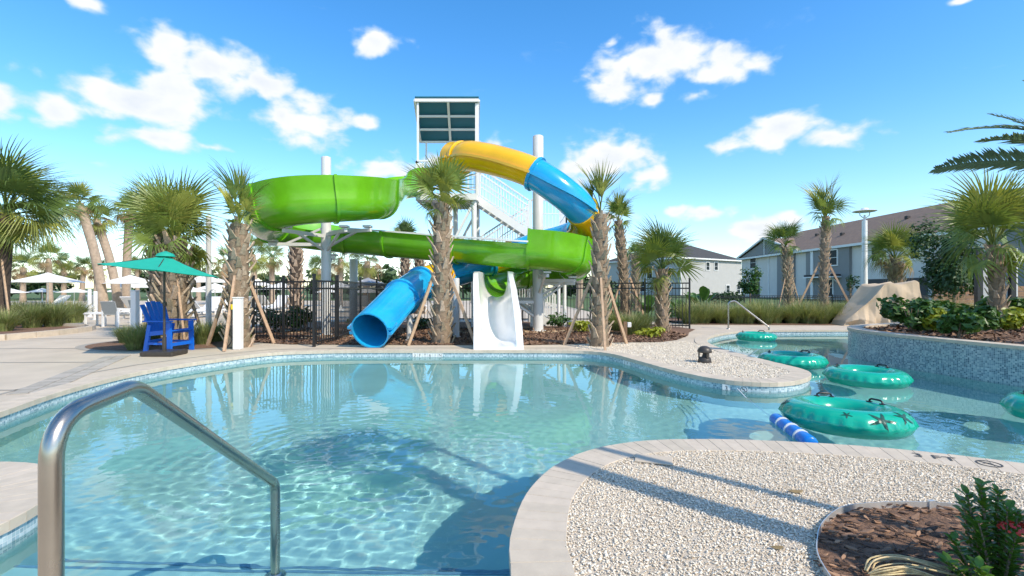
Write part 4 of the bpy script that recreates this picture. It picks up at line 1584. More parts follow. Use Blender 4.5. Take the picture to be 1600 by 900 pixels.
def ring(label, x, y, R0=.44, r0=.185, rz=0., tilt=(0, 0), stars=True, seed=0, handles=(60, 240)):
    o = empty('swim_ring', (x, y, WZ + .085))
    tag(o, label, 'swim ring', 'teal swim rings on the lazy river')
    o.rotation_euler = (tilt[0], tilt[1], rz)
    sq = .80
    rr = random.Random(seed)
    NT, NP = 128, 24

    def pt(th, ph, d=0.0):
        wr = .0
        # puckers along the outer seam
        k = math.exp(-(ph / .55) ** 2)
        wr = .014 * k * (math.sin(26 * th + math.sin(5 * th)) ** 3)
        seam = .010 * math.exp(-(ph / .07) ** 2)
        r_ = r0 + wr + seam + d
        return Vector(((R0 + r_ * math.cos(ph)) * math.cos(th), (R0 + r_ * math.cos(ph)) * math.sin(th), r_ * math.sin(ph) * sq))
    mb = MB()
    for i in range(NT):
        for j in range(NP):
            ph = 2 * PI * j / NP
            ph = ph - .35 * math.sin(ph)  # denser near the seam
            mb.v.append(tuple(pt(2 * PI * i / NT, ph)))
    for i in range(NT):
        for j in range(NP):
            i2, j2 = (i + 1) % NT, (j + 1) % NP
            mb.f.append((i * NP + j, i2 * NP + j, i2 * NP + j2, i * NP + j2))
    mb.build('inflated_tube', 'ring_teal', o, smooth=True)
    for a in handles:
        th = R(a)
        c = Matrix.Rotation(th, 4, 'Z')
        h = MB()
        pz = r0 * sq
        path = [(R0 - .02, -.075, pz - .005), (R0 - .02, -.07, pz + .02), (R0 - .02, -.05, pz + .032), (R0 - .02, .05, pz + .032), (R0 - .02, .07, pz + .02), (R0 - .02, .075, pz - .005)]
        h.tube([c @ Vector(q) for q in path], .010, 8)
        g_ = h.build('handle', 'black_plastic', o, smooth=50)
        for s in (-.075, .075):
            MB().lathe([(.03, 0), (.029, .008), (.017, .012)], c @ Vector((R0 - .02, s, pz - .006)), 12).build('handle_patch', 'black_plastic', g_)
    if stars:
        for k in range(9):
            th0 = R(-122 + 30 * k) if k < 7 else R(100 + 60 * (k - 7))
            ph0 = rr.uniform(.75, 1.15)
            size = rr.choice((.035, .05, .085, .09))
            if k in (1, 2):
                size, ph0 = (.12, .11)[k - 1], (.62, .85)[k - 1]
            a0 = rr.uniform(0, 6)
            mb = MB()
            NR_ = 6
            mb.v.append(tuple(pt(th0, ph0, .004)))
            for q in range(1, NR_ + 1):
                for i in range(40):
                    a = a0 + 2 * PI * i / 40
                    f_ = abs((i / 40 * 5) % 1 - .5) * 2        # 1 at a tip, 0 between arms
                    ra = size * (.24 + .76 * f_ ** 2.2) * q / NR_
                    mb.v.append(tuple(pt(th0 + ra * math.cos(a) / (R0 + r0 * .6), ph0 + ra * math.sin(a) / r0, .004)))
            mb.f = [(0, 1 + i, 1 + (i + 1) % 40) for i in range(40)]
            for q in range(NR_ - 1):
                for i in range(40):
                    j = (i + 1) % 40
                    mb.f.append((1 + q * 40 + i, 1 + (q + 1) * 40 + i, 1 + (q + 1) * 40 + j, 1 + q * 40 + j))
            mb.build('starfish_print', 'print_dark', o, fix=True)
    return o


ring('nearest teal swim ring, printed with dark starfish', 3.33, 4.88, .395, .165, R(0), (R(-2), R(2)), True, 3, (84, 10))
ring('teal swim ring just behind the nearest one', 5.13, 7.05, .37, .150, R(0), (0, 0), False, 4, (140, 20))
ring('teal swim ring beside the tip of the gravel tongue', 4.98, 8.65, .38, .155, R(0), (0, 0), False, 5, (150, 25))
ring('farthest teal swim ring by the slim handrail', 6.45, 12.85, .34, .14, R(0), (0, 0), False, 6, (155, 40))
ring('teal swim ring cut by the right edge of the picture', 5.87, 5.05, .395, .165, R(70), (0, 0), False, 7)

# rope with blue floats ---------------------------------------------------------
fo = empty('float_line', (2.66, 4.7, WZ))
tag(fo, 'rope with four blue and white floats beside the nearest ring', 'float line')
ra, rb = Vector((2.60, 4.22, WZ + .012)), Vector((2.73, 5.05, WZ + .012))
rope = [(2.60, 4.02, WZ + .03), ra, rb, (2.85, 5.6, WZ - .05), (2.98, 6.43, -.08)]
x = MB().tube(catmull([Vector(q) for q in rope], 6), .006, 6).build('rope', 'float_white', fo)
x.location = -fo.location
d = (rb - ra).normalized()
q = d.to_track_quat('Z', 'X').to_matrix().to_4x4()
fm = MB().lathe([(.012, -.099), (.05, -.097), (.062, -.088), (.067, -.06), (.068, 0), (.067, .06), (.062, .088), (.05, .097), (.012, .099)], n=18).mesh('float', 'float_blue', 45)
wm = MB().lathe([(.05, -.012), (.073, -.009), (.073, .009), (.05, .012)], n=18).mesh('collar', 'float_white', 45)
for i in range(4):
    p = ra.lerp(rb, (i + .5) / 4) - fo.location
    link('float', fm, fo, Matrix.Translation(p) @ q)
    if i < 3:
        link('collar', wm, fo, Matrix.Translation(ra.lerp(rb, (i + 1) / 4) - fo.location) @ q)

# landscape speaker on the gravel tongue -------------------------------------------
p = foot(1101, 567)
o = empty('garden_speaker', p)
tag(o, 'dark bronze mushroom-capped garden speaker on the white gravel', 'speaker')
MB().lathe([(.105, 0), (.11, .02), (.10, .075), (.085, .095), (.06, .10)], n=20).build('base', 'dark_bronze', o, smooth=40)
MB().lathe([(.055, .09), (.035, .13), (.03, .17)], n=14).build('cone', 'dark_bronze', o, smooth=40)
for k in range(3):
    a = R(40 + 120 * k)
    MB().box((.088 * math.cos(a), .088 * math.sin(a), .14), (.025, .04, .11), Matrix.Rotation(a, 3, 'Z')).build('strut', 'dark_bronze', o)
MB().lathe([(.112, .175), (.116, .19), (.108, .225), (.08, .262), (.04, .28), (.005, .284)], n=20).build('cap', 'dark_bronze', o, smooth=40)

# ------------------------------------------------------------------ lettering


def text_mesh(name, body, size, m, parent, M):
    cu = bpy.data.curves.new(name, 'FONT')
    cu.body = body
    cu.size = size
    cu.align_x = 'CENTER'
    cu.align_y = 'CENTER'
    cu.resolution_u = 3
    to = bpy.data.objects.new(name, cu)
    col.objects.link(to)
    me = bpy.data.meshes.new_from_object(to.evaluated_get(bpy.context.evaluated_depsgraph_get()))
    bpy.data.objects.remove(to)
    bpy.data.curves.remove(cu)
    me.materials.clear()
    me.materials.append(MATS[m])
    o = link(name, me, parent, M)
    return o


def no_dive(name, parent, M, rad, m='text_black'):
    mb = MB()
    n = 28
    for i in range(n):
        a, b = 2 * PI * i / n, 2 * PI * (i + 1) / n
        mb.add([(rad * math.cos(a), rad * math.sin(a), 0), (rad * math.cos(b), rad * math.sin(b), 0), (.84 * rad * math.cos(b), .84 * rad * math.sin(b), 0), (.84 * rad * math.cos(a), .84 * rad * math.sin(a), 0)], [(0, 1, 2, 3)])
    d = .84 * rad * .7071
    w = rad * .06
    mb.add([(-d - w, d - w, 0), (-d + w, d + w, 0), (d + w, -d + w, 0), (d - w, -d - w, 0)], [(0, 1, 2, 3)])
    # diving figure
    mb.add([(-.45 * rad, .05 * rad, 0), (.1 * rad, .28 * rad, 0), (.38 * rad, .02 * rad, 0), (.25 * rad, -.06 * rad, 0), (.02 * rad, .12 * rad, 0), (-.4 * rad, -.1 * rad, 0)], [(5, 4, 1, 0), (4, 3, 2, 1)])
    o = mb.build(name, m, parent, fix=True)
    o.matrix_basis = M
    return o


kk = min(range(len(island)), key=lambda k: abs(island[k].x / max(.1, island[k].y) - (1480 - 800) / FPX) + (9 if island[k].y < 2.5 else 0))
tt_ = (island[kk + 1] - island[kk - 1]).normalized()
cp_ = island[kk] - Vector((-tt_.y, tt_.x, 0)) * .125
base = Matrix.Translation((cp_.x, cp_.y, .0175)) @ Matrix.Rotation(math.atan2(tt_.y, tt_.x), 4, 'Z')
text_mesh('depth_mark', '3 FT', .125, 'text_black', cop, base @ Matrix.Translation((-.14, 0, 0)) @ Matrix.Diagonal((1.15, 1, 1, 1)))
no_dive('no_diving_mark', cop, base @ Matrix.Translation((.16, .0, 0)), .072)
# tiles with depth marks set into the waterline band
wt = empty('depth_tiles', (0, 0, 0))
tag(wt, kind='structure')


def wall_tiles(c, tdir, chars, s=.1):
    t = Vector((*tdir, 0)).normalized()
    n = Vector((t.y, -t.x, 0))         # towards the camera
    up = Vector((0, 0, 1))
    for i, ch in enumerate(chars):
        if ch == ' ':
            continue
        p = Vector(c) + t * (i - (len(chars) - 1) / 2) * (s * 1.06) + n * .004
        M = Matrix((t, up, n)).transposed().to_4x4()
        M.translation = p
        k = MB().box((0, 0, 0), (s, s, .004)).build('marker_tile', 'tile_white', wt)
        k.matrix_basis = M
        M2 = M.copy()
        M2.translation = p + n * .0035
        if ch == '@':
            no_dive('no_diving_mark', wt, M2, s * .42)
        else:
            text_mesh('depth_figure', ch, s * .85, 'text_black', wt, M2)


wall_tiles((-1.68, 9.678, -.09), (1, 0), '3FT6IN', .095)
wall_tiles((2.98, 6.50, -.10), (.62, -.30), '3 @', .10)
wall_tiles((2.06, 8.66, -.10), (.35, -1), '3FT', .09)

# ------------------------------------------------------------------ fences
picket_me = MB().box((0, 0, .72), (.018, .018, 1.36)).mesh('picket', 'black_metal')
post_me = MB().box((0, 0, .765), (.052, .052, 1.53)).box((0, 0, 1.54), (.06, .06, .03)).mesh('post', 'black_metal')


def fence(label, pts, step=.095, post_step=1.9, cat='fence', group=None, h=1.0, gate=False):
    pts = [Vector((*p, 0)) for p in pts]
    o = empty('metal_gate' if gate else 'metal_fence', pts[0])
    tag(o, label, 'gate' if gate else 'fence', group)
    for a, b in zip(pts, pts[1:]):
        d = b - a
        L = d.length
        ang = math.atan2(d.y, d.x)
        for z in (.10, 1.24, 1.40):
            r_ = MB().bar(a + Vector((0, 0, z * h)), b + Vector((0, 0, z * h)), .03, .038).build('rail', 'black_metal', o)
            r_.location = -pts[0]
        n = int(L / step)
        npost = max(1, round(L / post_step))
        for i in range(npost + 1):
            link('post', post_me, o, Matrix.Translation(a.lerp(b, i / npost) - pts[0]) @ Matrix.Rotation(ang, 4, 'Z') @ Matrix.Diagonal((1, 1, h, 1)))
        for i in range(1, n):
            p = a.lerp(b, i / n)
            link('picket', picket_me, o, Matrix.Translation(p - pts[0]) @ Matrix.Rotation(ang, 4, 'Z') @ Matrix.Diagonal((1, 1, h, 1)))
    return o


fence('black metal picket fence left of the open gate', [(-6.25, 11.75), (-4.72, 11.6)], .085, .78)
fence('open black metal gate leaf in front of the grey column', [(-4.20, 10.32), (-4.10, 11.4)], .10, 1.1, gate=True)
fence('black picket fence running behind the water slides', [(-4.1, 11.42), (-4.6, 18.2), (2.9, 18.0)], .12, 2.4)
fence('black picket fence right of the slides ending at a corner post', [(5.42, 14.85), (2.9, 15.6)], .10, 1.3)
lf = fence('long low black fence behind the grass row before the houses', [(8, 27), (30, 27)], .14, 2.4, h=.58)

# ------------------------------------------------------------------ leafy plants


def blades(seed, n, h, spread, w=.008, curl=.5):
    r = random.Random(seed)
    mb = MB()
    for i in range(n):
        a = r.uniform(0, 2 * PI)
        rad = spread * .25 * math.sqrt(r.random())
        p = Vector((rad * math.cos(a), rad * math.sin(a), 0))
        a2 = a + r.gauss(0, .5)
        d = Vector((math.cos(a2), math.sin(a2), 0))
        L = h * r.uniform(.6, 1.1)
        lean = r.uniform(.05, 1.0) * spread * .8
        s = Vector((-d.y, d.x, 0)) * w * r.uniform(.6, 1.3)
        P = []
        for t, ww in ((0, 1), (.4, .9), (.75, .6), (1, .06)):
            c = p + d * (lean * t ** 1.6) + Vector((0, 0, L * (t - curl * .35 * t ** 3 * (lean / max(.01, spread)))))
            P += [c - s * ww, c + s * ww]
        mb.add(P, [(0, 1, 3, 2), (2, 3, 5, 4), (4, 5, 7, 6)])
    return mb


GR = [blades(s, 520, .62, .75, .008, .9).mesh('blades', 'grass') for s in range(4)]
GT = [blades(20 + s, 150, .74, .75, .005, .5).mesh('plumes', 'grass_tip') for s in range(3)]


def grass(label, x, y, s, group, z=.0, seed=0):
    r = random.Random(seed)
    o = empty('grass_clump', (x, y, z), r.uniform(0, 6))
    tag(o, label, 'grass', group)
    a = link('blade_tuft', r.choice(GR), o)
    b = link('seed_plumes', r.choice(GT), o)
    for q in (a, b):
        q.scale = (s, s, s * r.uniform(.85, 1.15))


ORD = 'first second third fourth fifth sixth seventh eighth ninth tenth eleventh twelfth thirteenth fourteenth fifteenth sixteenth seventeenth eighteenth nineteenth twentieth twenty-first twenty-second twenty-third twenty-fourth'.split()
k = 0
for row, (y, z0) in enumerate(((17.0, 0), (17.8, 0))):
    for i in range(24):
        x = 6.3 + i * .5 + .25 * row + random.uniform(-.1, .1)
        grass(ORD[i] + ' feathery grass clump from the fence corner, ' + ('front' if row == 0 else 'back') + ' line of the far row', x, y + random.uniform(-.2, .2), random.uniform(1.0, 1.3), 'grass row beyond the far deck', seed=k)
        k += 1
for i, (px, py, s) in enumerate([(10, 513, 1.2), (45, 516, 1.1), (80, 514, 1.15), (112, 508, 1.2), (60, 506, 1.2), (25, 505, 1.1), (95, 502, 1.1), (0, 522, .9)]):
    p = foot(px, py)
    grass(('grass clump near the left edge, left kerbed bed', 'second grass clump from the left in the kerbed bed front', 'third grass clump from the left in the kerbed bed front', 'rightmost grass clump of the kerbed bed', 'middle back grass clump in the kerbed bed', 'left back grass clump in the kerbed bed', 'right back grass clump in the kerbed bed', 'lowest grass clump touching the left edge')[i], p.x - .15, p.y + .25, s, 'grass in the left bed', .06, seed=100 + i)
for i, (px, py, s, lb) in enumerate([(212, 547, .72, 'grass clump left of the blue chair'), (232, 541, .8, 'grass clump behind the umbrella base'), (318, 538, .75, 'grass clump right of the blue chair'), (336, 534, .8, 'grass clump between blue chair and bollard'), (196, 536, .6, 'small grass clump at the left tip of the chair bed')]):
    p = foot(px, py)
    grass(lb, p.x, p.y, s, None, .012, seed=120 + i)
for i, (px, py, s, lb) in enumerate([(985, 523, .95, 'grass clump left of the bushy fence palm'), (1003, 519, .9, 'grass clump touching the bushy fence palm'), (965, 517, .9, 'grass clump behind the narrow-crowned palm')]):
    p = foot(px, py)
    grass(lb, p.x, p.y, s, None, .012, seed=140 + i)


def leaf_cloud(seed, n, rx, ry, rz, size, shell=.55, long=1.8, flat=.4):
    """oval leaves through the volume of a lumpy ellipsoid centred on the origin"""
    r = random.Random(seed)
    lumps = [(Vector((r.uniform(-.6, .6) * rx, r.uniform(-.6, .6) * ry, r.uniform(-.5, .6) * rz)), r.uniform(.3, .55)) for _ in range(11)]
    mb = MB()
    for i in range(n):
        c, k = r.choice(lumps)
        v = Vector((r.gauss(0, 1), r.gauss(0, 1), r.gauss(0, 1))).normalized() * (shell + (1 - shell) * r.random())
        p = c + Vector((v.x * rx * k, v.y * ry * k, v.z * rz * k))
        nrm_ = (v + Vector((r.gauss(0, flat), r.gauss(0, flat), r.gauss(.5, flat)))).normalized()
        t = nrm_.orthogonal().normalized()
        t = (Matrix.Rotation(r.uniform(0, 6.28), 3, nrm_) @ t)
        b_ = nrm_.cross(t)
        s = size * r.uniform(.6, 1.3)
        L = s * long
        mb.add([p - t * L * .5, p - t * L * .1 + b_ * s * .45, p + t * L * .5 - nrm_ * L * .12, p - t * L * .1 - b_ * s * .45], [(0, 1, 2, 3)])
    return mb


def bush(label, loc, rx, ry, rz, size, n, m, seed, cat='shrub', group=None, name='shrub', stems=5):
    o = empty(name, loc)
    tag(o, label, cat, group)
    x = leaf_cloud(seed, n, rx, ry, rz, size).build('foliage', m, o)
    x.location = (0, 0, rz * .95)
    r = random.Random(seed)
    q = MB()
    for i in range(stems):
        q.tube([(r.uniform(-.1, .1) * rx, r.uniform(-.1, .1) * ry, 0), (r.uniform(-.4, .4) * rx, r.uniform(-.4, .4) * ry, rz * 1.2)], [.015, .006], 5)
        q.build('stem', 'trunk', o)
        q = MB()
    return o


# raised planter at the right: glossy lobed-leaf shrubs
for i, (px, py, Y, rx, rz, m, lb) in enumerate([(1425, 500, 9.6, .42, .30, 'leaf', 'glossy green shrub at the left end of the raised planter'), (1478, 512, 9.4, .40, .22, 'leaf_lime', 'yellow-green shrub beside the left planter shrub'), (1520, 514, 9.0, .38, .24, 'leaf', 'dark green shrub in front of the planter palm'),
                                                (1460, 498, 10.4, .45, .26, 'leaf', 'green shrub behind the yellow-green planter shrub'), (1590, 502, 9.6, .30, .20, 'leaf_lime', 'lime shrub right of the planter palm'), (1500, 522, 8.3, .30, .18, 'leaf', 'low green shrub near the planter wall'), (1550, 505, 10.9, .5, .3, 'leaf', 'green shrub behind the planter palm')]):
    p = at(px, py, Y)
    bush(lb, (p.x, p.y, .39), rx * 1.25, rx * 1.0, rz * 1.25, .085, 620, m, 300 + i)
# ground plants under the slides
for i, (px, py, rx, rz, m, lb) in enumerate([(1018, 527, .42, .13, 'leaf_lime', 'low yellow-green plant at the foot of the fence palm'), (555, 512, .35, .2, 'leaf_lime', 'lime shrub between grey column and blue tube'), (905, 520, .4, .22, 'leaf_lime', 'lime plant left of the narrow-crowned palm'), (790, 515, .4, .25, 'leaf', 'green shrub behind the white chute'),
                                             (440, 520, .6, .42, 'leaf_tree', 'dark shrub behind the left picket fence'), (475, 518, .55, .38, 'leaf_tree', 'dark shrub behind the fence near the gate'), (412, 520, .5, .45, 'leaf_tree', 'dark shrub behind the fence next to the bollard palm'), (660, 515, .5, .22, 'leaf_tree', 'dark low shrub behind the middle palm stakes'),
                                             (385, 536, .18, .12, 'leaf_lime', 'small lime plant at the bollard palm foot'), (1060, 498, .7, .35, 'leaf', 'green shrub behind the corner fence post'), (875, 512, .5, .25, 'leaf', 'green shrub behind the tall white column'), (960, 500, .8, .4, 'leaf', 'green shrub beyond the two slim palms')]):
    p = foot(px, py)
    bush(lb, (p.x, p.y, .012), rx, rx * .8, rz, .06 + .02 * (rx > .5), 380, m, 330 + i)


def paddle_plant(label, loc, n, h, seed, m='leaf'):
    """banana-like plant: big paddle leaves on long stalks"""
    r = random.Random(seed)
    o = empty('paddle_plant', loc)
    tag(o, label, 'plant', 'big-leaved plants by the fence')
    for i in range(n):
        a = 2 * PI * i / n + r.uniform(-.3, .3)
        d = Vector((math.cos(a), math.sin(a), 0))
        s = Vector((-d.y, d.x, 0))
        L = h * r.uniform(.7, 1.1)
        ln = r.uniform(.1, .5) * h
        q = MB()
        ax = [d * (ln * t ** 1.5) + Vector((0, 0, L * (t - .18 * t ** 3))) for t in [k / 8 for k in range(9)]]
        q.tube(ax[:5], [.014, .012, .010, .008, .006], 5)
        P = []
        for k in range(4, 9):
            w = (.02, .11, .125, .09, .01)[k - 4] * h
            P += [ax[k] - s * w + Vector((0, 0, w * .35)), ax[k], ax[k] + s * w + Vector((0, 0, w * .35))]
        q.add(P, [f for k in range(4) for f in ((3 * k, 3 * k + 1, 3 * k + 4, 3 * k + 3), (3 * k + 1, 3 * k + 2, 3 * k + 5, 3 * k + 4))])
        q.build('paddle_leaf', m, o, smooth=True)
    return o


for i, (px, py, h, lb) in enumerate([(1012, 508, 1.15, 'big-leaved plant left of the fence palm'), (1100, 494, 1.5, 'big-leaved plant right of the corner fence post'), (1085, 492, 1.3, 'big-leaved plant behind the corner fence post'), (1060, 503, .9, 'big-leaved plant by the right fence pickets')]):
    p = foot(px, py)
    paddle_plant(lb, (p.x, p.y, 0), 9, h, 400 + i)


def tree(label, loc, h, rx, rz, n, size, m, seed, group=None, name='tree', tr=.06):
    o = empty(name, loc)
    tag(o, label, 'tree', group)
    x = leaf_cloud(seed, n, rx, rx, rz, size, .35).build('crown', m, o)
    x.location = (0, 0, h - rz * .9)
    r = random.Random(seed)
    t = MB().tube([(0, 0, 0), (r.uniform(-.1, .1), 0, h * .4), (r.uniform(-.2, .2), 0, h * .75)], [tr, tr * .75, tr * .3], 8).build('trunk', 'trunk', o, smooth=60)
    for i in range(5):
        a = 2 * PI * i / 5 + r.random()
        z = h * r.uniform(.38, .6)
        MB().tube([(0, 0, z), (math.cos(a) * rx * .35, math.sin(a) * rx * .35, z + h * .12), (math.cos(a) * rx * .65, math.sin(a) * rx * .65, z + h * .28)], [tr * .5, tr * .3, tr * .1], 6).build('limb', 'trunk', t)
    return o


p = at(1490, 490, 19)
tree('leafy green tree between tarp and planter palm', (p.x, p.y, 0), 3.9, 1.25, 1.8, 8000, .085, 'leaf_tree', 501)
p = at(1172, 478, 30)
tree('small light green tree before the white townhouse', (p.x, p.y, 0), 2.6, .8, 1.1, 700, .13, 'leaf', 502)
p = at(1330, 478, 32)
tree('thin small tree right of the slender palm', (p.x, p.y, 0), 2.2, .45, .7, 260, .10, 'leaf_tree', 503)
BGT = 'far trees beyond the umbrella deck'
for i in range(17):
    x = -62 + i * 4.6 + random.uniform(-1, 1)
    y = 60 + random.uniform(-5, 6)
    h = random.uniform(2.6, 4.4)
    tree(ORD[i] + ' far tree from the left in the belt behind the umbrella deck', (x, y, 0), h, 3.2, h * .5, 420, .5, 'leaf_far', 520 + i, BGT, 'far_tree', .14)

# the near flowering shrub in the bark bed ------------------------------------------
ix = empty('flowering_shrub', (1.97, 1.99, .01))
ix.scale = (1.12, 1.12, 1.0)
tag(ix, 'glossy green shrub with a red flower cluster in the bark bed', 'shrub')
r = random.Random(77)


def twig(base_, tip_, n, size):
    q = MB()
    ax = [base_.lerp(tip_, t / 6) + Vector((0, 0, .02 * math.sin(PI * t / 6))) for t in range(7)]
    st_ = MB().tube(ax, [.006 - .0006 * t for t in range(7)], 6).build('stem', 'trunk', ix)
    q = MB()
    for i in range(n):
        t = .18 + .82 * i / n
        p = base_.lerp(tip_, t)
        a = i * 2.4 + r.uniform(-.3, .3)
        d = Vector((math.cos(a), math.sin(a), r.uniform(.35, 1.1))).normalized()
        s = d.cross(Vector((0, 0, 1))).normalized()
        u = s.cross(d)
        L = size * r.uniform(.75, 1.2)
        w = L * .24
        m1, m2 = p + d * L * .35 + u * L * .04, p + d * L * .7 + u * L * .02
        tp = p + d * L - u * L * .08
        q.add([p, m1 - s * w + u * w * .35, m1, m1 + s * w + u * w * .35, m2 - s * w * .85 + u * w * .3, m2, m2 + s * w * .85 + u * w * .3, tp], [(0, 2, 1), (0, 3, 2), (1, 2, 5, 4), (2, 3, 6, 5), (4, 5, 7), (5, 6, 7)])
    q.build('leaf_spray', 'leaf_ixora', ix, smooth=True)


stems = [((0, .0), (-.03, .02, .43), 62), ((.02, .0), (.045, .03, .40), 54), ((-.02, -.02), (-.075, -.02, .30), 40), ((.03, -.02), (.09, .0, .33), 42), ((0, -.03), (.0, -.08, .27), 40), ((-.05, -.05), (-.15, -.10, .16), 30), ((.06, -.05), (.15, -.07, .19), 34), ((.0, -.08), (.03, -.17, .15), 34), ((-.05, -.1), (-.09, -.2, .12), 30), ((.08, -.1), (.17, -.18, .13), 30), ((.1, 0), (.22, -.02, .15), 28), ((-.03, .04), (-.02, .10, .33), 36), ((.04, .04), (.10, .09, .28), 34), ((-.08, -.02), (-.20, -.03, .14), 28), ((-.09, -.06), (-.24, -.12, .10), 26), ((-.06, .0), (-.13, .02, .20), 30), ((.05, .02), (.08, .05, .36), 44), ((-.01, .02), (-.06, .04, .38), 46), ((.02, -.02), (.02, -.03, .36), 44), ((.1, -.06), (.24, -.1, .17), 28), ((-.02, -.12), (-.04, -.26, .12), 28)]
for (b0, t0, n) in stems:
    twig(Vector((*b0, 0)), Vector(t0), n, .048)
fl_ = MB()
for i in range(60):
    v = Vector((r.gauss(0, 1), r.gauss(0, 1), abs(r.gauss(0, .8)))).normalized()
    p = Vector((.015, -.06, .285)) + Vector((v.x * .036, v.y * .03, v.z * .02))
    t = v.orthogonal().normalized() * .006
    b_ = v.cross(t).normalized() * .006
    p2 = p + v * .010
    fl_.add([p2 - t, p2 - b_, p2 + t, p2 + b_], [(0, 1, 2, 3)])
    fl_.add([p2 - t * .7 - b_ * .7 + v * .002, p2 + t * .7 - b_ * .7 + v * .002, p2 + t * .7 + b_ * .7 + v * .002, p2 - t * .7 + b_ * .7 + v * .002], [(0, 1, 2, 3)])
fl_.build('flower_head', 'flower_red', ix)
# dry palm litter on the bark
dl = empty('dry_frond', (1.62, 2.06, .03))
tag(dl, 'dry straw-coloured palm leaf strips lying on the bark', 'dry leaf')
for i in range(13):
    y = r.uniform(-.05, .05)
    x0, x1 = r.uniform(-.13, -.08), r.uniform(.12, .30)
    z = .02 + r.uniform(0, .03)
    MB().tube(catmull([(x0, y * .3, z * .4), (x0 + .05, y, z + .01), ((x0 + x1) / 2, y * 1.1 + .01, z + .012), (x1, y * .8 - .02, z * .5)], 4), [.0035] * 12 + [.001], 5).build('leaf_strip', 'straw', dl)
for i, (px, py, s) in enumerate(((1243, 772, .028), (1560, 774, .026), (1214, 861, .02))):
    p = foot(px, py)
    q = MB().add([(s * math.cos(a) * 1.6, s * math.sin(a) * .7, .004 * math.cos(2 * a)) for a in np.linspace(0, 2 * PI, 10, False)] + [(0, 0, .008)], [(k, (k + 1) % 10, 10) for k in range(10)]).build('fallen_leaf', 'frond_dead')
    q.location = (p.x, p.y, .019)
    tag(q, ('brown fallen leaf on the gravel between the palm shadows and coping', 'brown fallen leaf on the gravel right of the flowering shrub', 'dark fallen leaf in the palm trunk shadow')[i], 'leaf')

# ------------------------------------------------------------------ furniture


def parasol(label, loc, dia, edge_z, rise, m, group, tilt=(0, 0), n=8, pole_m='white_steel', base=True, valance=.0, crank=False):
    o = empty('parasol', loc)
    tag(o, label, 'umbrella', group)
    rad = dia / 2
    mb = MB()
    top = Vector((0, 0, edge_z + rise))
    RM = Matrix.Rotation(tilt[0], 4, 'X') @ Matrix.Rotation(tilt[1], 4, 'Y')
    piv = Vector((0, 0, edge_z + rise * .4))
    X = lambda v: piv + (RM.to_3x3() @ (Vector(v) - piv))
    P = []
    NS_ = 5
    for k in range(n):
        a0, a1 = 2 * PI * k / n, 2 * PI * (k + 1) / n
        for i in range(NS_ + 1):
            t = i / NS_
            for j in range(5):
                f = j / 4
                e0 = Vector((math.cos(a0), math.sin(a0), 0)) * rad * t
                e1 = Vector((math.cos(a1), math.sin(a1), 0)) * rad * t
                p = e0.lerp(e1, f)
                sag = .05 * rise * math.sin(PI * f) * t + .10 * rise * math.sin(PI * t)
                P.append(X(p + Vector((0, 0, edge_z + rise * (1 - t) - sag * .8))))
    F = []
    for k in range(n):
        b_ = k * (NS_ + 1) * 5
        for i in range(NS_):
            for j in range(4):
                F.append((b_ + i * 5 + j, b_ + (i + 1) * 5 + j, b_ + (i + 1) * 5 + j + 1, b_ + i * 5 + j + 1))
    c = MB().add(P, F).build('canopy', m, o, smooth=30)
    for k in range(n):
        a = 2 * PI * k / n
        MB().tube([X((0, 0, edge_z + rise * .93)), X((math.cos(a) * rad * .98, math.sin(a) * rad * .98, edge_z - .02))], .010, 5).build('rib', pole_m, c)
    if crank:
        for k in range(n):
            a = 2 * PI * k / n
            MB().tube([X((0, 0, edge_z + .05)), X((math.cos(a) * rad * .5, math.sin(a) * rad * .5, edge_z + rise * .44))], .008, 5).build('strut', pole_m, c)
        MB().lathe([(.16, 0), (.13, .05), (.02, .10)], X((0, 0, edge_z + rise * .92)), 16).build('vent', m, c, smooth=30)
    MB().cyl((0, 0, 0), (0, 0, edge_z + rise * .95), .021, 10).build('pole', pole_m, o, smooth=40)
    if base:
        MB().lathe([(.26, 0), (.26, .05), (.06, .08), (.035, .25), (.035, .3)], n=20).build('base', pole_m, o, smooth=30)
    return o


p = foot(245, 555)
o = parasol('teal market umbrella with dark pole shading the blue chair', (p.x + .14, p.y, .0), 2.02, 1.56, .30, 'teal_cloth', None, (R(-3), R(6)), 6, 'dark_bronze', False, crank=True)
x = MB()
x.box((0, 0, .045), (.60, .46, .09), bev=.02)
x.build('base_tray', 'dark_bronze', o)
MB().cyl((0, 0, .09), (0, 0, .34), .035, 14).build('base_tube', 'dark_bronze', o, smooth=40)
MB().box((.03, -.03, .95), (.05, .07, .08), bev=.01).build('crank_box', 'dark_bronze', o)

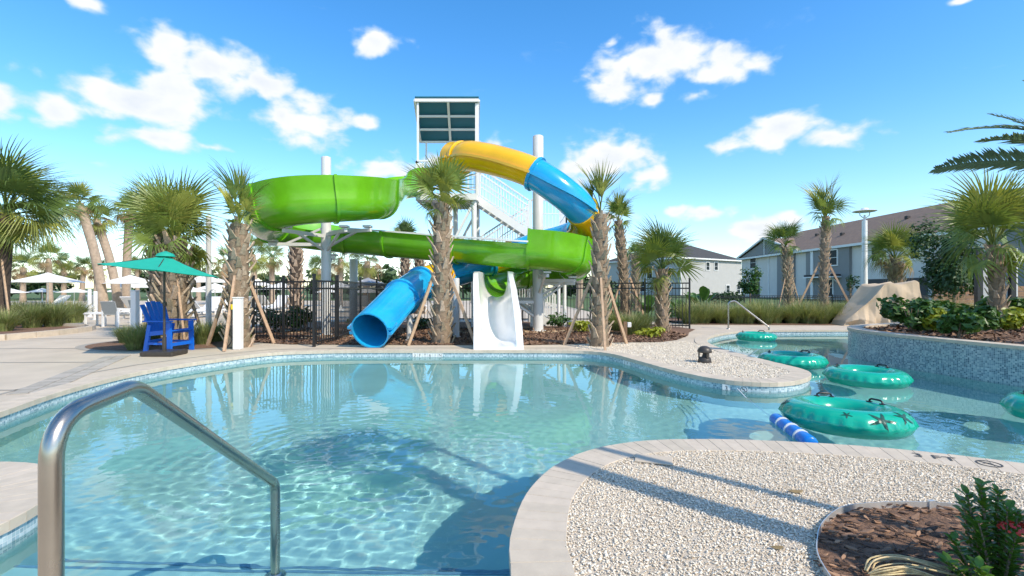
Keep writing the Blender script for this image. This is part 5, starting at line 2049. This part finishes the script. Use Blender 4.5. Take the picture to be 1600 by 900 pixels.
WU = 'white umbrellas on the far deck'
for i, (px, ey, w, Y, lb, m) in enumerate([(75, 441, 96, 26, 'wide white umbrella above the left grass bed', 'white_cloth'), (66, 457, 40, 42, 'small white umbrella under the wide one at left', 'white_cloth'), (116, 462, 44, 40, 'small white umbrella left of the leaning palms', 'white_cloth'), (14, 460, 48, 36, 'white umbrella at the far left edge', 'white_cloth'),
                                           (204, 443, 86, 23, 'white umbrella left behind the teal one', 'white_cloth'), (204, 449, 74, 27, 'second white umbrella stacked under the one left of the teal umbrella', 'white_cloth'), (182, 460, 34, 44, 'tiny white umbrella between the leaning trunks', 'white_cloth'),
                                           (322, 441, 80, 24, 'white umbrella right of the blue chair palm', 'white_cloth'), (336, 452, 62, 30, 'white umbrella behind the light pole', 'white_cloth'), (346, 461, 50, 38, 'lower white umbrella behind the light pole', 'white_cloth'), (300, 456, 50, 36, 'white umbrella seen just right of the blue chair', 'white_cloth'),
                                           (575, 446, 76, 25, 'dark grey umbrella between column and blue tube', 'grey_cloth'), (573, 457, 50, 30, 'white umbrella under the dark grey one', 'white_cloth'), (532, 449, 50, 27, 'white umbrella beside the short grey column', 'white_cloth'), (440, 452, 70, 28, 'white umbrella behind the picket fence', 'white_cloth'), (400, 446, 60, 26, 'white umbrella left behind the bollard palm', 'white_cloth'), (512, 460, 40, 40, 'tiny white umbrella seen through the gate', 'white_cloth')]):
    p = at(px, 450, Y)
    ez = CAMZ - (ey - 450) / FPX * Y
    parasol(lb, (p.x, p.y, 0), w * Y / FPX, max(.9, ez), w * Y / FPX * .16, m, WU, n=6 if i % 2 else 8)


def lounger_proto():
    o = empty('sun_lounger', (0, 0, 0))
    f = MB()
    for s in (-.32, .32):
        f.bar((0, s, .30), (1.9, s, .30), .05, .05)
    f.bar((0, -.32, .30), (0, .32, .30), .05, .05)
    f.bar((1.9, -.32, .30), (1.9, .32, .30), .05, .05)
    f.build('frame', 'lounge_white', o)
    for x in (.15, 1.7):
        for s in (-.32, .32):
            MB().box((x, s, .14), (.05, .05, .28)).build('leg', 'lounge_white', o)
    MB().box((1.28, 0, .335), (1.2, .6, .03)).build('seat_sling', 'lounge_white', o)
    MB().bar((.66, 0, .34), (.12, 0, .86), .6, .03, (0, 0, 1)).build('backrest', 'lounge_white', o)
    return o


lp = lounger_proto()
spots = []
for row, (y, xs) in enumerate(((21.5, (-17.0, -15.6, -14.3, -13.0, -11.8)), (26, (-24, -22.4, -20.9, -19.3, -15, -13.5, -12)), (24, (-7.5, -6.2, -5.0)))):
    for xx in xs:
        spots.append((xx + random.uniform(-.1, .1), y + random.uniform(-.2, .2)))
for i, (xx, yy) in enumerate(spots):
    o = lp if i == 0 else copy_tree(lp)
    o.location = (xx, yy, 0)
    o.rotation_euler = (0, 0, PI / 2 + random.uniform(-.15, .15) + (PI if i % 2 else 0))
    row_ = 0 if i < 5 else 1 if i < 12 else 2
    tag(o, ORD[i - (0, 5, 12)[row_]] + ' white sun lounger from the left in the ' + ('nearer row left of the slides', 'farther row left of the slides', 'group behind the picket fence')[row_], 'sun lounger', 'white loungers on the far deck')


def side_chair(label, loc, rz):
    o = empty('deck_chair', loc, rz)
    tag(o, label, 'chair', 'grey sling chairs by the table')
    for x in (-.26, .26):
        for y in (-.24, .24):
            MB().box((x, y, .21 if y < 0 else .28), (.05, .05, .42 if y < 0 else .56)).build('leg', 'lounge_white', o)
        MB().bar((x, -.27, .56), (x, .27, .60), .05, .03).build('arm', 'lounge_white', o)
    MB().box((0, 0, .40), (.5, .52, .03)).build('seat', 'sling_grey', o)
    MB().bar((0, .22, .40), (0, .34, .82), .5, .03, (0, 1, 0)).build('backrest', 'sling_grey', o)
    MB().bar((-.26, -.24, .36), (.26, -.24, .36), .03, .05).build('rail', 'lounge_white', o)
    return o


p = foot(183, 510)
side_chair('grey sling chair by the white table left of the bollard', (p.x, p.y, 0), R(175))
p = foot(203, 506)
side_chair('grey sling chair half hidden behind the white bollard', (p.x, p.y + .6, 0), R(160))
p = foot(158, 509)
o = empty('low_table', p)
tag(o, 'low white table with terracotta top left of the grey chairs', 'table')
for x in (-.32, .32):
    for y in (-.22, .22):
        MB().box((x, y, .2), (.05, .05, .40)).build('leg', 'lounge_white', o)
MB().box((0, 0, .405), (.74, .54, .02)).build('table_frame', 'lounge_white', o)
MB().box((0, 0, .43), (.70, .50, .03), bev=.006).build('table_top', 'lounge_white', o)

# blue tall adirondack chair -------------------------------------------------------
p = foot(266, 549)
ch = empty('tall_chair', (p.x, p.y, 0), R(82))
ch.scale = (.88, .88, .9)
tag(ch, 'bright blue slatted tall deck chair under the teal umbrella', 'chair')
CB = 'chair_blue'
for x in (-.30, .30):
    MB().bar((x, -.27, 0), (x, -.25, .66), .045, .10, (0, 1, 0)).build('leg', CB, ch)
    MB().bar((x, .33, 0), (x, .22, .60), .045, .09, (0, 1, 0)).build('leg', CB, ch)
    MB().bar((x, -.28, .46), (x, .30, .40), .035, .09).build('side_rail', CB, ch)
    MB().box((x * 1.08, .0, .68), (.13, .66, .03), bev=.008).build('arm', CB, ch)
MB().bar((-.30, -.265, .18), (.30, -.265, .18), .035, .07).build('foot_rail', CB, ch)
MB().bar((-.30, .29, .24), (.30, .29, .24), .03, .06).build('stretcher', CB, ch)
for x in (-.30, .30):
    MB().bar((x, -.25, .20), (x, .29, .20), .03, .05).build('stretcher', CB, ch)
for k in range(5):
    MB().box((0, -.27 + k * .115, .475 - k * .012), (.56, .10, .025), bev=.005).build('seat_slat', CB, ch)
for k in range(5):
    f = (k - 2) / 2
    w0, w1 = f * .21, f * .27
    top = 1.10 - .07 * f * f
    a_, b_ = Vector((w0, .20, .40)), Vector((w1, .44, top))
    s_ = MB().bar(a_, b_, .105, .022, (0, 1, 0)).build('back_slat', CB, ch)
MB().bar((-.28, .36, .72), (.28, .36, .72), .03, .06).build('back_rail', CB, ch)

# bollards, poles ------------------------------------------------------------------
for px, py, top, Y, lb, yel in ((372, 546, 466, None, 'white bollard with a yellow alarm button at the pool corner', True), (211, 520, 455, 13.2, 'white bollard standing in the grass behind the teal umbrella', False)):
    p = foot(px, py) if Y is None else at(px, py, Y)
    o = empty('bollard', (p.x, p.y, 0))
    tag(o, lb, 'bollard')
    h = CAMZ - (top - 450) / FPX * p.y
    MB().box((0, 0, h / 2), (.15, .15, h), bev=.012).build('post', 'pvc_white', o)
    MB().box((0, 0, h + .012), (.17, .17, .025), bev=.008).build('cap', 'pvc_white', o)
    if yel:
        MB().box((-.09, -.03, h * .83), (.05, .09, .11), bev=.01).build('alarm_button', 'yellow_plastic', o)
        MB().tube(catmull([(-.09, -.05, h * .78), (-.10, -.06, h * .5), (-.085, -.07, h * .2), (-.2, -.09, .01)], 5), .008, 6).build('cable', 'black_plastic', o)
for px, y0, y1, Y, lb in ((326, 505, 337, 14.0, 'slim grey pole between umbrella and palm'), (149, 500, 455, 19, 'short white pole beside the leaning palm'), (267, 510, 436, 15.5, 'white pole behind the blue chair palms'), (140, 494, 452, 21, 'white post left of the leaning palm trunks')):
    p = at(px, y0, Y)
    h = CAMZ - (y1 - 450) / FPX * Y
    o = empty('pole', (p.x, p.y, 0))
    tag(o, lb, 'pole')
    MB().lathe([(.075, 0), (.07, h - .02), (.05, h)], n=14).build('shaft', 'grey_steel' if px == 326 else 'pvc_white', o, smooth=40)
    MB().lathe([(.13, 0), (.13, .02), (.08, .03)], n=14).build('base_plate', 'grey_steel', o)
p = at(1351, 480, 26)
h = CAMZ + (450 - 336) / FPX * 26
o = empty('street_lamp', (p.x, p.y, 0))
tag(o, 'white lamp post with flat disc top before the townhouses', 'lamp post')
MB().lathe([(.15, 0), (.13, h * .5), (.125, h - .3), (.06, h - .28), (.05, h)], n=16).build('shaft', 'white_steel', o, smooth=40)
for s in (-1, 1):
    MB().tube([(0, 0, h - .2), (s * .25, 0, h - .02), (s * .28, 0, h + .22)], .025, 6).build('arm', 'white_steel', o)
MB().lathe([(.02, h + .30), (.50, h + .24), (.56, h + .20), (.50, h + .17), (.02, h + .19)], n=24).build('lamp_disc', 'white_steel', o, smooth=30)
MB().lathe([(.2, h + .29), (.15, h + .36), (.01, h + .40)], n=16).build('lamp_dome', 'white_steel', o, smooth=30)
for i, (px, py, lb) in enumerate(((965, 528, 'small wooden post with pale box by the palm stake'),)):
    p = foot(px, py)
    o = empty('garden_post', (p.x + .28, p.y + .4, 0))
    tag(o, lb, 'post')
    MB().box((0, 0, .19), (.09, .09, .38)).build('post', 'wood_board', o)
    MB().box((.10, -.02, .30), (.10, .08, .13), bev=.01).build('control_box', 'pvc_white', o)

# tarp-covered object ----------------------------------------------------------------
def tarp():
    o = empty('covered_cart', (12.15, 16.4, 0))
    tag(o, 'object covered with a creased tan tarp beyond the river', 'covered object')
    NX = 120
    u = np.linspace(-1.2, 1.2, NX)
    top = np.interp(u, [-1.2, -1.12, -.95, -.5, -.2, 0.0, .08, .55, 1.04, 1.12, 1.17, 1.2], [.01, .16, .34, .76, 1.12, 1.36, 1.40, 1.38, 1.48, 1.42, .8, .01])
    hw = np.interp(u, [-1.2, -.4, .3, 1.2], [.30, .50, .55, .55])
    tri = lambda x: np.abs((x / PI) % 2 - 1) * 2 - 1
    # cross sections: front hem, front face, top, back face, back hem (cloth hung over a frame)
    rows = []
    for k in range(31):
        t = k / 30                                   # front face, 0 = hem, 1 = top edge
        z = top * t
        out = .10 * (1 - t) ** 1.5
        fold = (1 - t) ** .6 * (.085 * tri(10 * u + 2.2 * t + .6 * np.sin(5 * u)) + .045 * tri(17 * u - 3 * t)) + .085 * tri(3.2 * u + 4.4 * t + .5) * np.sin(PI * t)
        rows.append(np.stack([u + .03 * (1 - t) * tri(7 * u), -hw - out - fold, np.maximum(0, z + .012 * tri(8 * u + 5 * t) * t)], -1))
    for k in range(1, 12):
        t = k / 12
        sag = .05 * math.sin(PI * t) * (1 + .6 * tri(4 * u + 3 * t))
        rows.append(np.stack([u, -hw + 2 * hw * t, np.maximum(0, top - sag * np.clip(top, 0, 1) + .04 * tri(6 * u + 4 * t) * np.clip(top, 0, 1))], -1))
    for k in range(16):
        t = k / 15
        rows.append(np.stack([u, hw + .16 * t ** 1.5 + .05 * t * tri(10 * u), top * (1 - t)], -1))
    NY = len(rows)
    P = np.stack(rows, 0).reshape(-1, 3)
    idx = np.arange(NX * NY).reshape(NY, NX)
    f = np.stack([idx[:-1, :-1], idx[:-1, 1:], idx[1:, 1:], idx[1:, :-1]], -1).reshape(-1, 4)
    tm = fast_mesh('tarp', P, f, 'tarp', smooth=True)
    tm.set_sharp_from_angle(angle=R(22))
    link('tarp', tm, o)
    MB().tube([(-1.2, -.60, .02), (-.3, -.70, .02), (.6, -.70, .02), (1.12, -.66, .02)], .012, 6).build('hem', 'tarp', o)


tarp()

# black frame with grey board and slatted timber screen behind the planter ------------
p0, p1 = at(1529, 490, 14.4), at(1581, 490, 14.4)
o = empty('frame_structure', (p0.x, 14.4, 0))
tag(o, 'tall black framed grey board behind the planter palm', 'sign board')
h = CAMZ + 62 / FPX * 14.4
MB().box((0, 0, h / 2), (.16, .12, h)).build('post', 'black_metal', o)
w = p1.x - p0.x
MB().box((w, 0, h / 2), (.15, .12, h)).build('post', 'black_metal', o)
MB().box((w + .16, .1, h / 2), (.12, .12, h)).build('post', 'grey_steel', o)
MB().box((w / 2, 0, h - .25), (w - .15, .06, .05)).build('top_rail', 'black_metal', o)
MB().box((w / 2, .05, h * .52), (w - .17, .03, h * .82)).build('board', 'house_grey', o)
for k, (xa, xb, Y, lb) in enumerate(((1459, 1536, 21, 'brown slatted timber screen right of the tarp'), (1588, 1650, 17, 'brown slatted timber screen at the right edge'))):
    a_, b_ = at(xa, 480, Y), at(xb, 480, Y)
    o = empty('timber_screen', (a_.x, Y, 0))
    tag(o, lb, 'screen')
    L = b_.x - a_.x
    for i in range(7):
        MB().box((L / 2, 0, .12 + i * .185), (L, .03, .17)).build('board', 'wood_board', o)
    for xx in (.04, L / 2, L - .04):
        MB().box((xx, .05, .66), (.08, .07, 1.32)).build('post', 'wood_board', o)

# ------------------------------------------------------------------ houses


def house(name, label, corner, d1, L1, d2, L2, eave, ridge, wall_m, roof_m, over=.45):
    """box house: corner point, direction/length of two walls, hip roof"""
    c = Vector((*corner, 0))
    a = Vector((*d1, 0)).normalized()
    b_ = Vector((*d2, 0)).normalized()
    o = empty(name, c)
    tag(o, label, 'house', 'two-storey houses')
    P = lambda u, v, z: a * u + b_ * v + Vector((0, 0, z))
    q = [P(0, 0, 0), P(L1, 0, 0), P(L1, L2, 0), P(0, L2, 0)]
    w = MB().add(q + [p + Vector((0, 0, eave)) for p in q], [(0, 1, 5, 4), (1, 2, 6, 5), (2, 3, 7, 6), (3, 0, 4, 7), (4, 5, 6, 7)]).build('wall', wall_m, o, fix=True)
    e = [P(-over, -over, eave), P(L1 + over, -over, eave), P(L1 + over, L2 + over, eave), P(-over, L2 + over, eave)]
    h = min(L1, L2) / 2 + over
    if L1 >= L2:
        r0, r1 = P(-over + h * 1.0, L2 / 2, ridge), P(L1 + over - h * 1.0, L2 / 2, ridge)
        fr = [(0, 1, 5, 4), (1, 2, 5), (2, 3, 4, 5), (3, 0, 4)]
    else:
        r0, r1 = P(L1 / 2, -over + h, ridge), P(L1 / 2, L2 + over - h, ridge)
        fr = [(0, 1, 4), (1, 2, 5, 4), (2, 3, 5), (3, 0, 4, 5)]
    rf = MB().add([p + Vector((0, 0, .02)) for p in e] + [r0, r1], fr + [(3, 2, 1, 0)]).build('roof', roof_m, o, fix=True)
    for i in range(4):
        p, q_ = e[i], e[(i + 1) % 4]
        MB().bar(p + Vector((0, 0, -.10)), q_ + Vector((0, 0, -.10)), .10, .24).build('fascia', 'trim', rf)
    return o, P, a, b_


def window(o, P, ax, u, z0, w, h, face, mull=True, glass='glass_dark', frame='trim', depth=.10):
    """window set on a wall; face: function (u, out, z) -> local point"""
    f = MB()
    t = .11
    for (u0, u1, za, zb) in ((u - t, u + w + t, z0 + h, z0 + h + t), (u - t, u + w + t, z0 - t, z0), (u - t, u, z0, z0 + h), (u + w, u + w + t, z0, z0 + h)):
        q = [face(u0, .0, za), face(u1, .0, za), face(u1, .0, zb), face(u0, .0, zb)]
        q2 = [face(u0, depth, za), face(u1, depth, za), face(u1, depth, zb), face(u0, depth, zb)]
        f.add(q + q2, [(3, 2, 1, 0), (4, 5, 6, 7), (0, 1, 5, 4), (1, 2, 6, 5), (2, 3, 7, 6), (3, 0, 4, 7)])
    wn = f.build('window', frame, o, fix=True)
    for za, zb in (((z0, z0 + h * .485), (z0 + h * .515, z0 + h)) if mull else ((z0, z0 + h),)):
        pd = max(.03, depth - .06)
        q = [face(u, pd, za), face(u + w, pd, za), face(u + w, pd, zb), face(u, pd, zb)]
        MB().add(q, [(0, 1, 2, 3)]).build('pane', glass, wn)
    if mull:
        pd = max(.03, depth - .06) + .012
        q = [face(u, pd, z0 + h * .485), face(u + w, pd, z0 + h * .485), face(u + w, pd, z0 + h * .515), face(u, pd, z0 + h * .515)]
        MB().add(q, [(0, 1, 2, 3)]).build('sash_bar', frame, wn)
    return wn


def slab(o, name, m, face, u0, u1, z0, z1, d0, d1):
    q = [face(u, d, z) for d in (d0, d1) for (u, z) in ((u0, z0), (u1, z0), (u1, z1), (u0, z1))]
    return MB().add(q, [(3, 2, 1, 0), (4, 5, 6, 7), (0, 1, 5, 4), (1, 2, 6, 5), (2, 3, 7, 6), (3, 0, 4, 7)]).build(name, m, o, fix=True)


# the long white townhouse row: its facade runs away from us at x = 34
FX = 34.0
Y0, Y1 = 26.0, 72.0
hw, P, a, b_ = house('town_house', 'long white two-storey townhouse with brown roof at right', (FX, Y0), (0, 1), Y1 - Y0, (1, 0), 11.0, 5.6, 9.0, 'house_white', 'roof_brown', .5)
face = lambda u, d, z: Vector((-d, u, z))       # u along +Y from Y0, d out of the facade towards -X


def fu(px):
    return FX * FPX / (px - 800) - Y0


def fz(px, py):
    return CAMZ + (450 - py) * (FX / (px - 800))


def fwin(x0, x1, yt, yb, **kw):
    u0, u1 = fu(x1), fu(x0)
    xm = (x0 + x1) / 2
    return window(hw, P, a, u0, fz(xm, yb), u1 - u0, fz(xm, yt) - fz(xm, yb), face, **kw)


slab(hw, 'bay', 'house_dark', face, fu(1243), fu(1217), 0, 5.45, 0, .25)
slab(hw, 'bay', 'house_dark', face, fu(1331), fu(1263), 0, 5.45, 0, .28)
slab(hw, 'bay', 'house_dark', face, fu(1700), fu(1560), 0, 5.45, 0, .28)
slab(hw, 'corner_board', 'trim', face, fu(1275), fu(1271), 0, 5.45, .28, .36)
slab(hw, 'gutter_pipe', 'trim', face, fu(1202), fu(1201), 0, 5.45, .0, .1)
fwin(1173, 1182, 402, 419)
fwin(1232, 1238, 397, 417, depth=.34)
fwin(1301, 1313, 391, 414, depth=.38)
fwin(1363, 1376, 386, 408)
fwin(1424, 1438, 381, 404)
fwin(1473, 1490, 374, 402)
fwin(1298, 1306, 437, 462, depth=.38)
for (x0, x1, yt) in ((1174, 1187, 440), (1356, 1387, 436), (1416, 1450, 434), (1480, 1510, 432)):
    slab(hw, 'porch_opening_shade', 'shade_dark', face, fu(x1), fu(x0), 0.0, fz((x0 + x1) / 2, yt), 0, .03)  # flat dark slabs on the wall, shade of the porch recesses put into colour
for k, (u_, d_) in enumerate(((12, 2.2), (20, 3.4), (27, 2.0), (33, 3.0), (39, 2.4))):
    zz = 5.6 + (d_ + .5) / 6.0 * 3.4
    MB().box((d_, u_, zz + .12), (.35, .35, .3), bev=.03).build('roof_vent', 'roof_dark', hw)
aw = slab(hw, 'awning', 'roof_dark', face, fu(1318), fu(1274), fz(1296, 432), fz(1296, 429), .28, 1.3)
for x in (1276, 1314):
    q = MB().bar(face(fu(x), .3, fz(1296, 432) - .7), face(fu(x), 1.1, fz(1296, 432) - .05), .1, .1).build('bracket', 'trim', aw)
slab(hw, 'awning_trim', 'trim', face, fu(1319), fu(1273), fz(1296, 434), fz(1296, 432.2), .28, 1.35)
# cross gable at the far end
gu0, gu1 = fu(1250) - .4, 46.5
gm = (gu0 + gu1) / 2
g_ = MB().add([face(gu0, .5, 5.62), face(gu1, .5, 5.62), face(gm, .5, 7.9), face(gu0, -5, 5.62), face(gu1, -5, 5.62), face(gm, -5, 7.9)], [(0, 2, 5, 3), (1, 4, 5, 2)]).build('gable_roof', 'roof_brown', hw, fix=True)
MB().add([face(gu0 + .5, .3, 5.62), face(gu1 - .5, .3, 5.62), face(gm, .3, 7.6)], [(0, 1, 2)]).build('gable_wall', 'house_dark', g_)
MB().bar(face(gu0, .55, 5.62), face(gm, .55, 7.9), .12, .22).build('barge_board', 'trim', g_)
MB().bar(face(gu1, .55, 5.62), face(gm, .55, 7.9), .12, .22).build('barge_board', 'trim', g_)
MB().bar(face(gm, .4, 5.7), face(gm, .4, 7.7), .14, .1).build('king_post', 'trim', g_)

# pale grey house further left
h2, P2, a2, b2 = house('detached_house', 'pale grey two-storey house with dark hip roof, middle distance', (29.5, 85), (12.2, 8.2), 18.7, (-8.4, 14), 19.4, 6.62, 10.8, 'house_grey', 'roof_dark', .45)
face2 = lambda u, d, z: P2(u, -d, z)


def f2(px, py):
    """where the sight line to px meets the lit wall: (u, z)"""
    k = (px - 800) / FPX
    # corner + a2*u ; x = k*y
    u = (k * 85 - 29.5) / (a2.x - k * a2.y)
    y = 85 + a2.y * u
    return u, CAMZ + (450 - py) * y / FPX


for (x0, x1, yt, yb) in ((1103, 1108, 410, 422), (1116, 1121, 410, 422), (1134.5, 1139.5, 446, 457), (1151, 1156, 446, 459)):
    u0, z1 = f2(x0, yt)
    u1, z0 = f2(x1, yb)
    window(h2, P2, a2, u0, z0, u1 - u0, z1 - z0, face2)
face3 = lambda v, d, z: P2(-d, v, z)
for v0, z0, w, h in ((2.0, 3.1, 1.3, 1.7), (6.5, 3.1, 1.3, 1.7), (10.5, 3.1, 1.3, 1.7), (2.0, .6, 1.3, 1.6), (8, .6, 2.6, 1.9)):
    window(h2, P2, b2, v0, z0, w, h, face3)
MB().bar(P2(0, 0, 0) + Vector((0, -.05, 0)), P2(0, 0, 6.4) + Vector((0, -.05, 0)), .18, .18).build('corner_board', 'trim', h2)
# pale garden wall / utility boxes in front of it are hidden by planting
for i, (px, Y, w, hh, lb) in enumerate(((1120, 40, 3.5, 1.1, 'dark clipped hedge before the pale grey house'), (1145, 42, 2.5, 1.05, 'dark clipped hedge right of the first, before the pale grey house'))):
    p = at(px, 470, Y)
    bush(lb, (p.x, p.y, 0), w * .5, .5, hh * .5, .12, 500, 'leaf_tree', 700 + i, 'hedge', None, 'hedge')
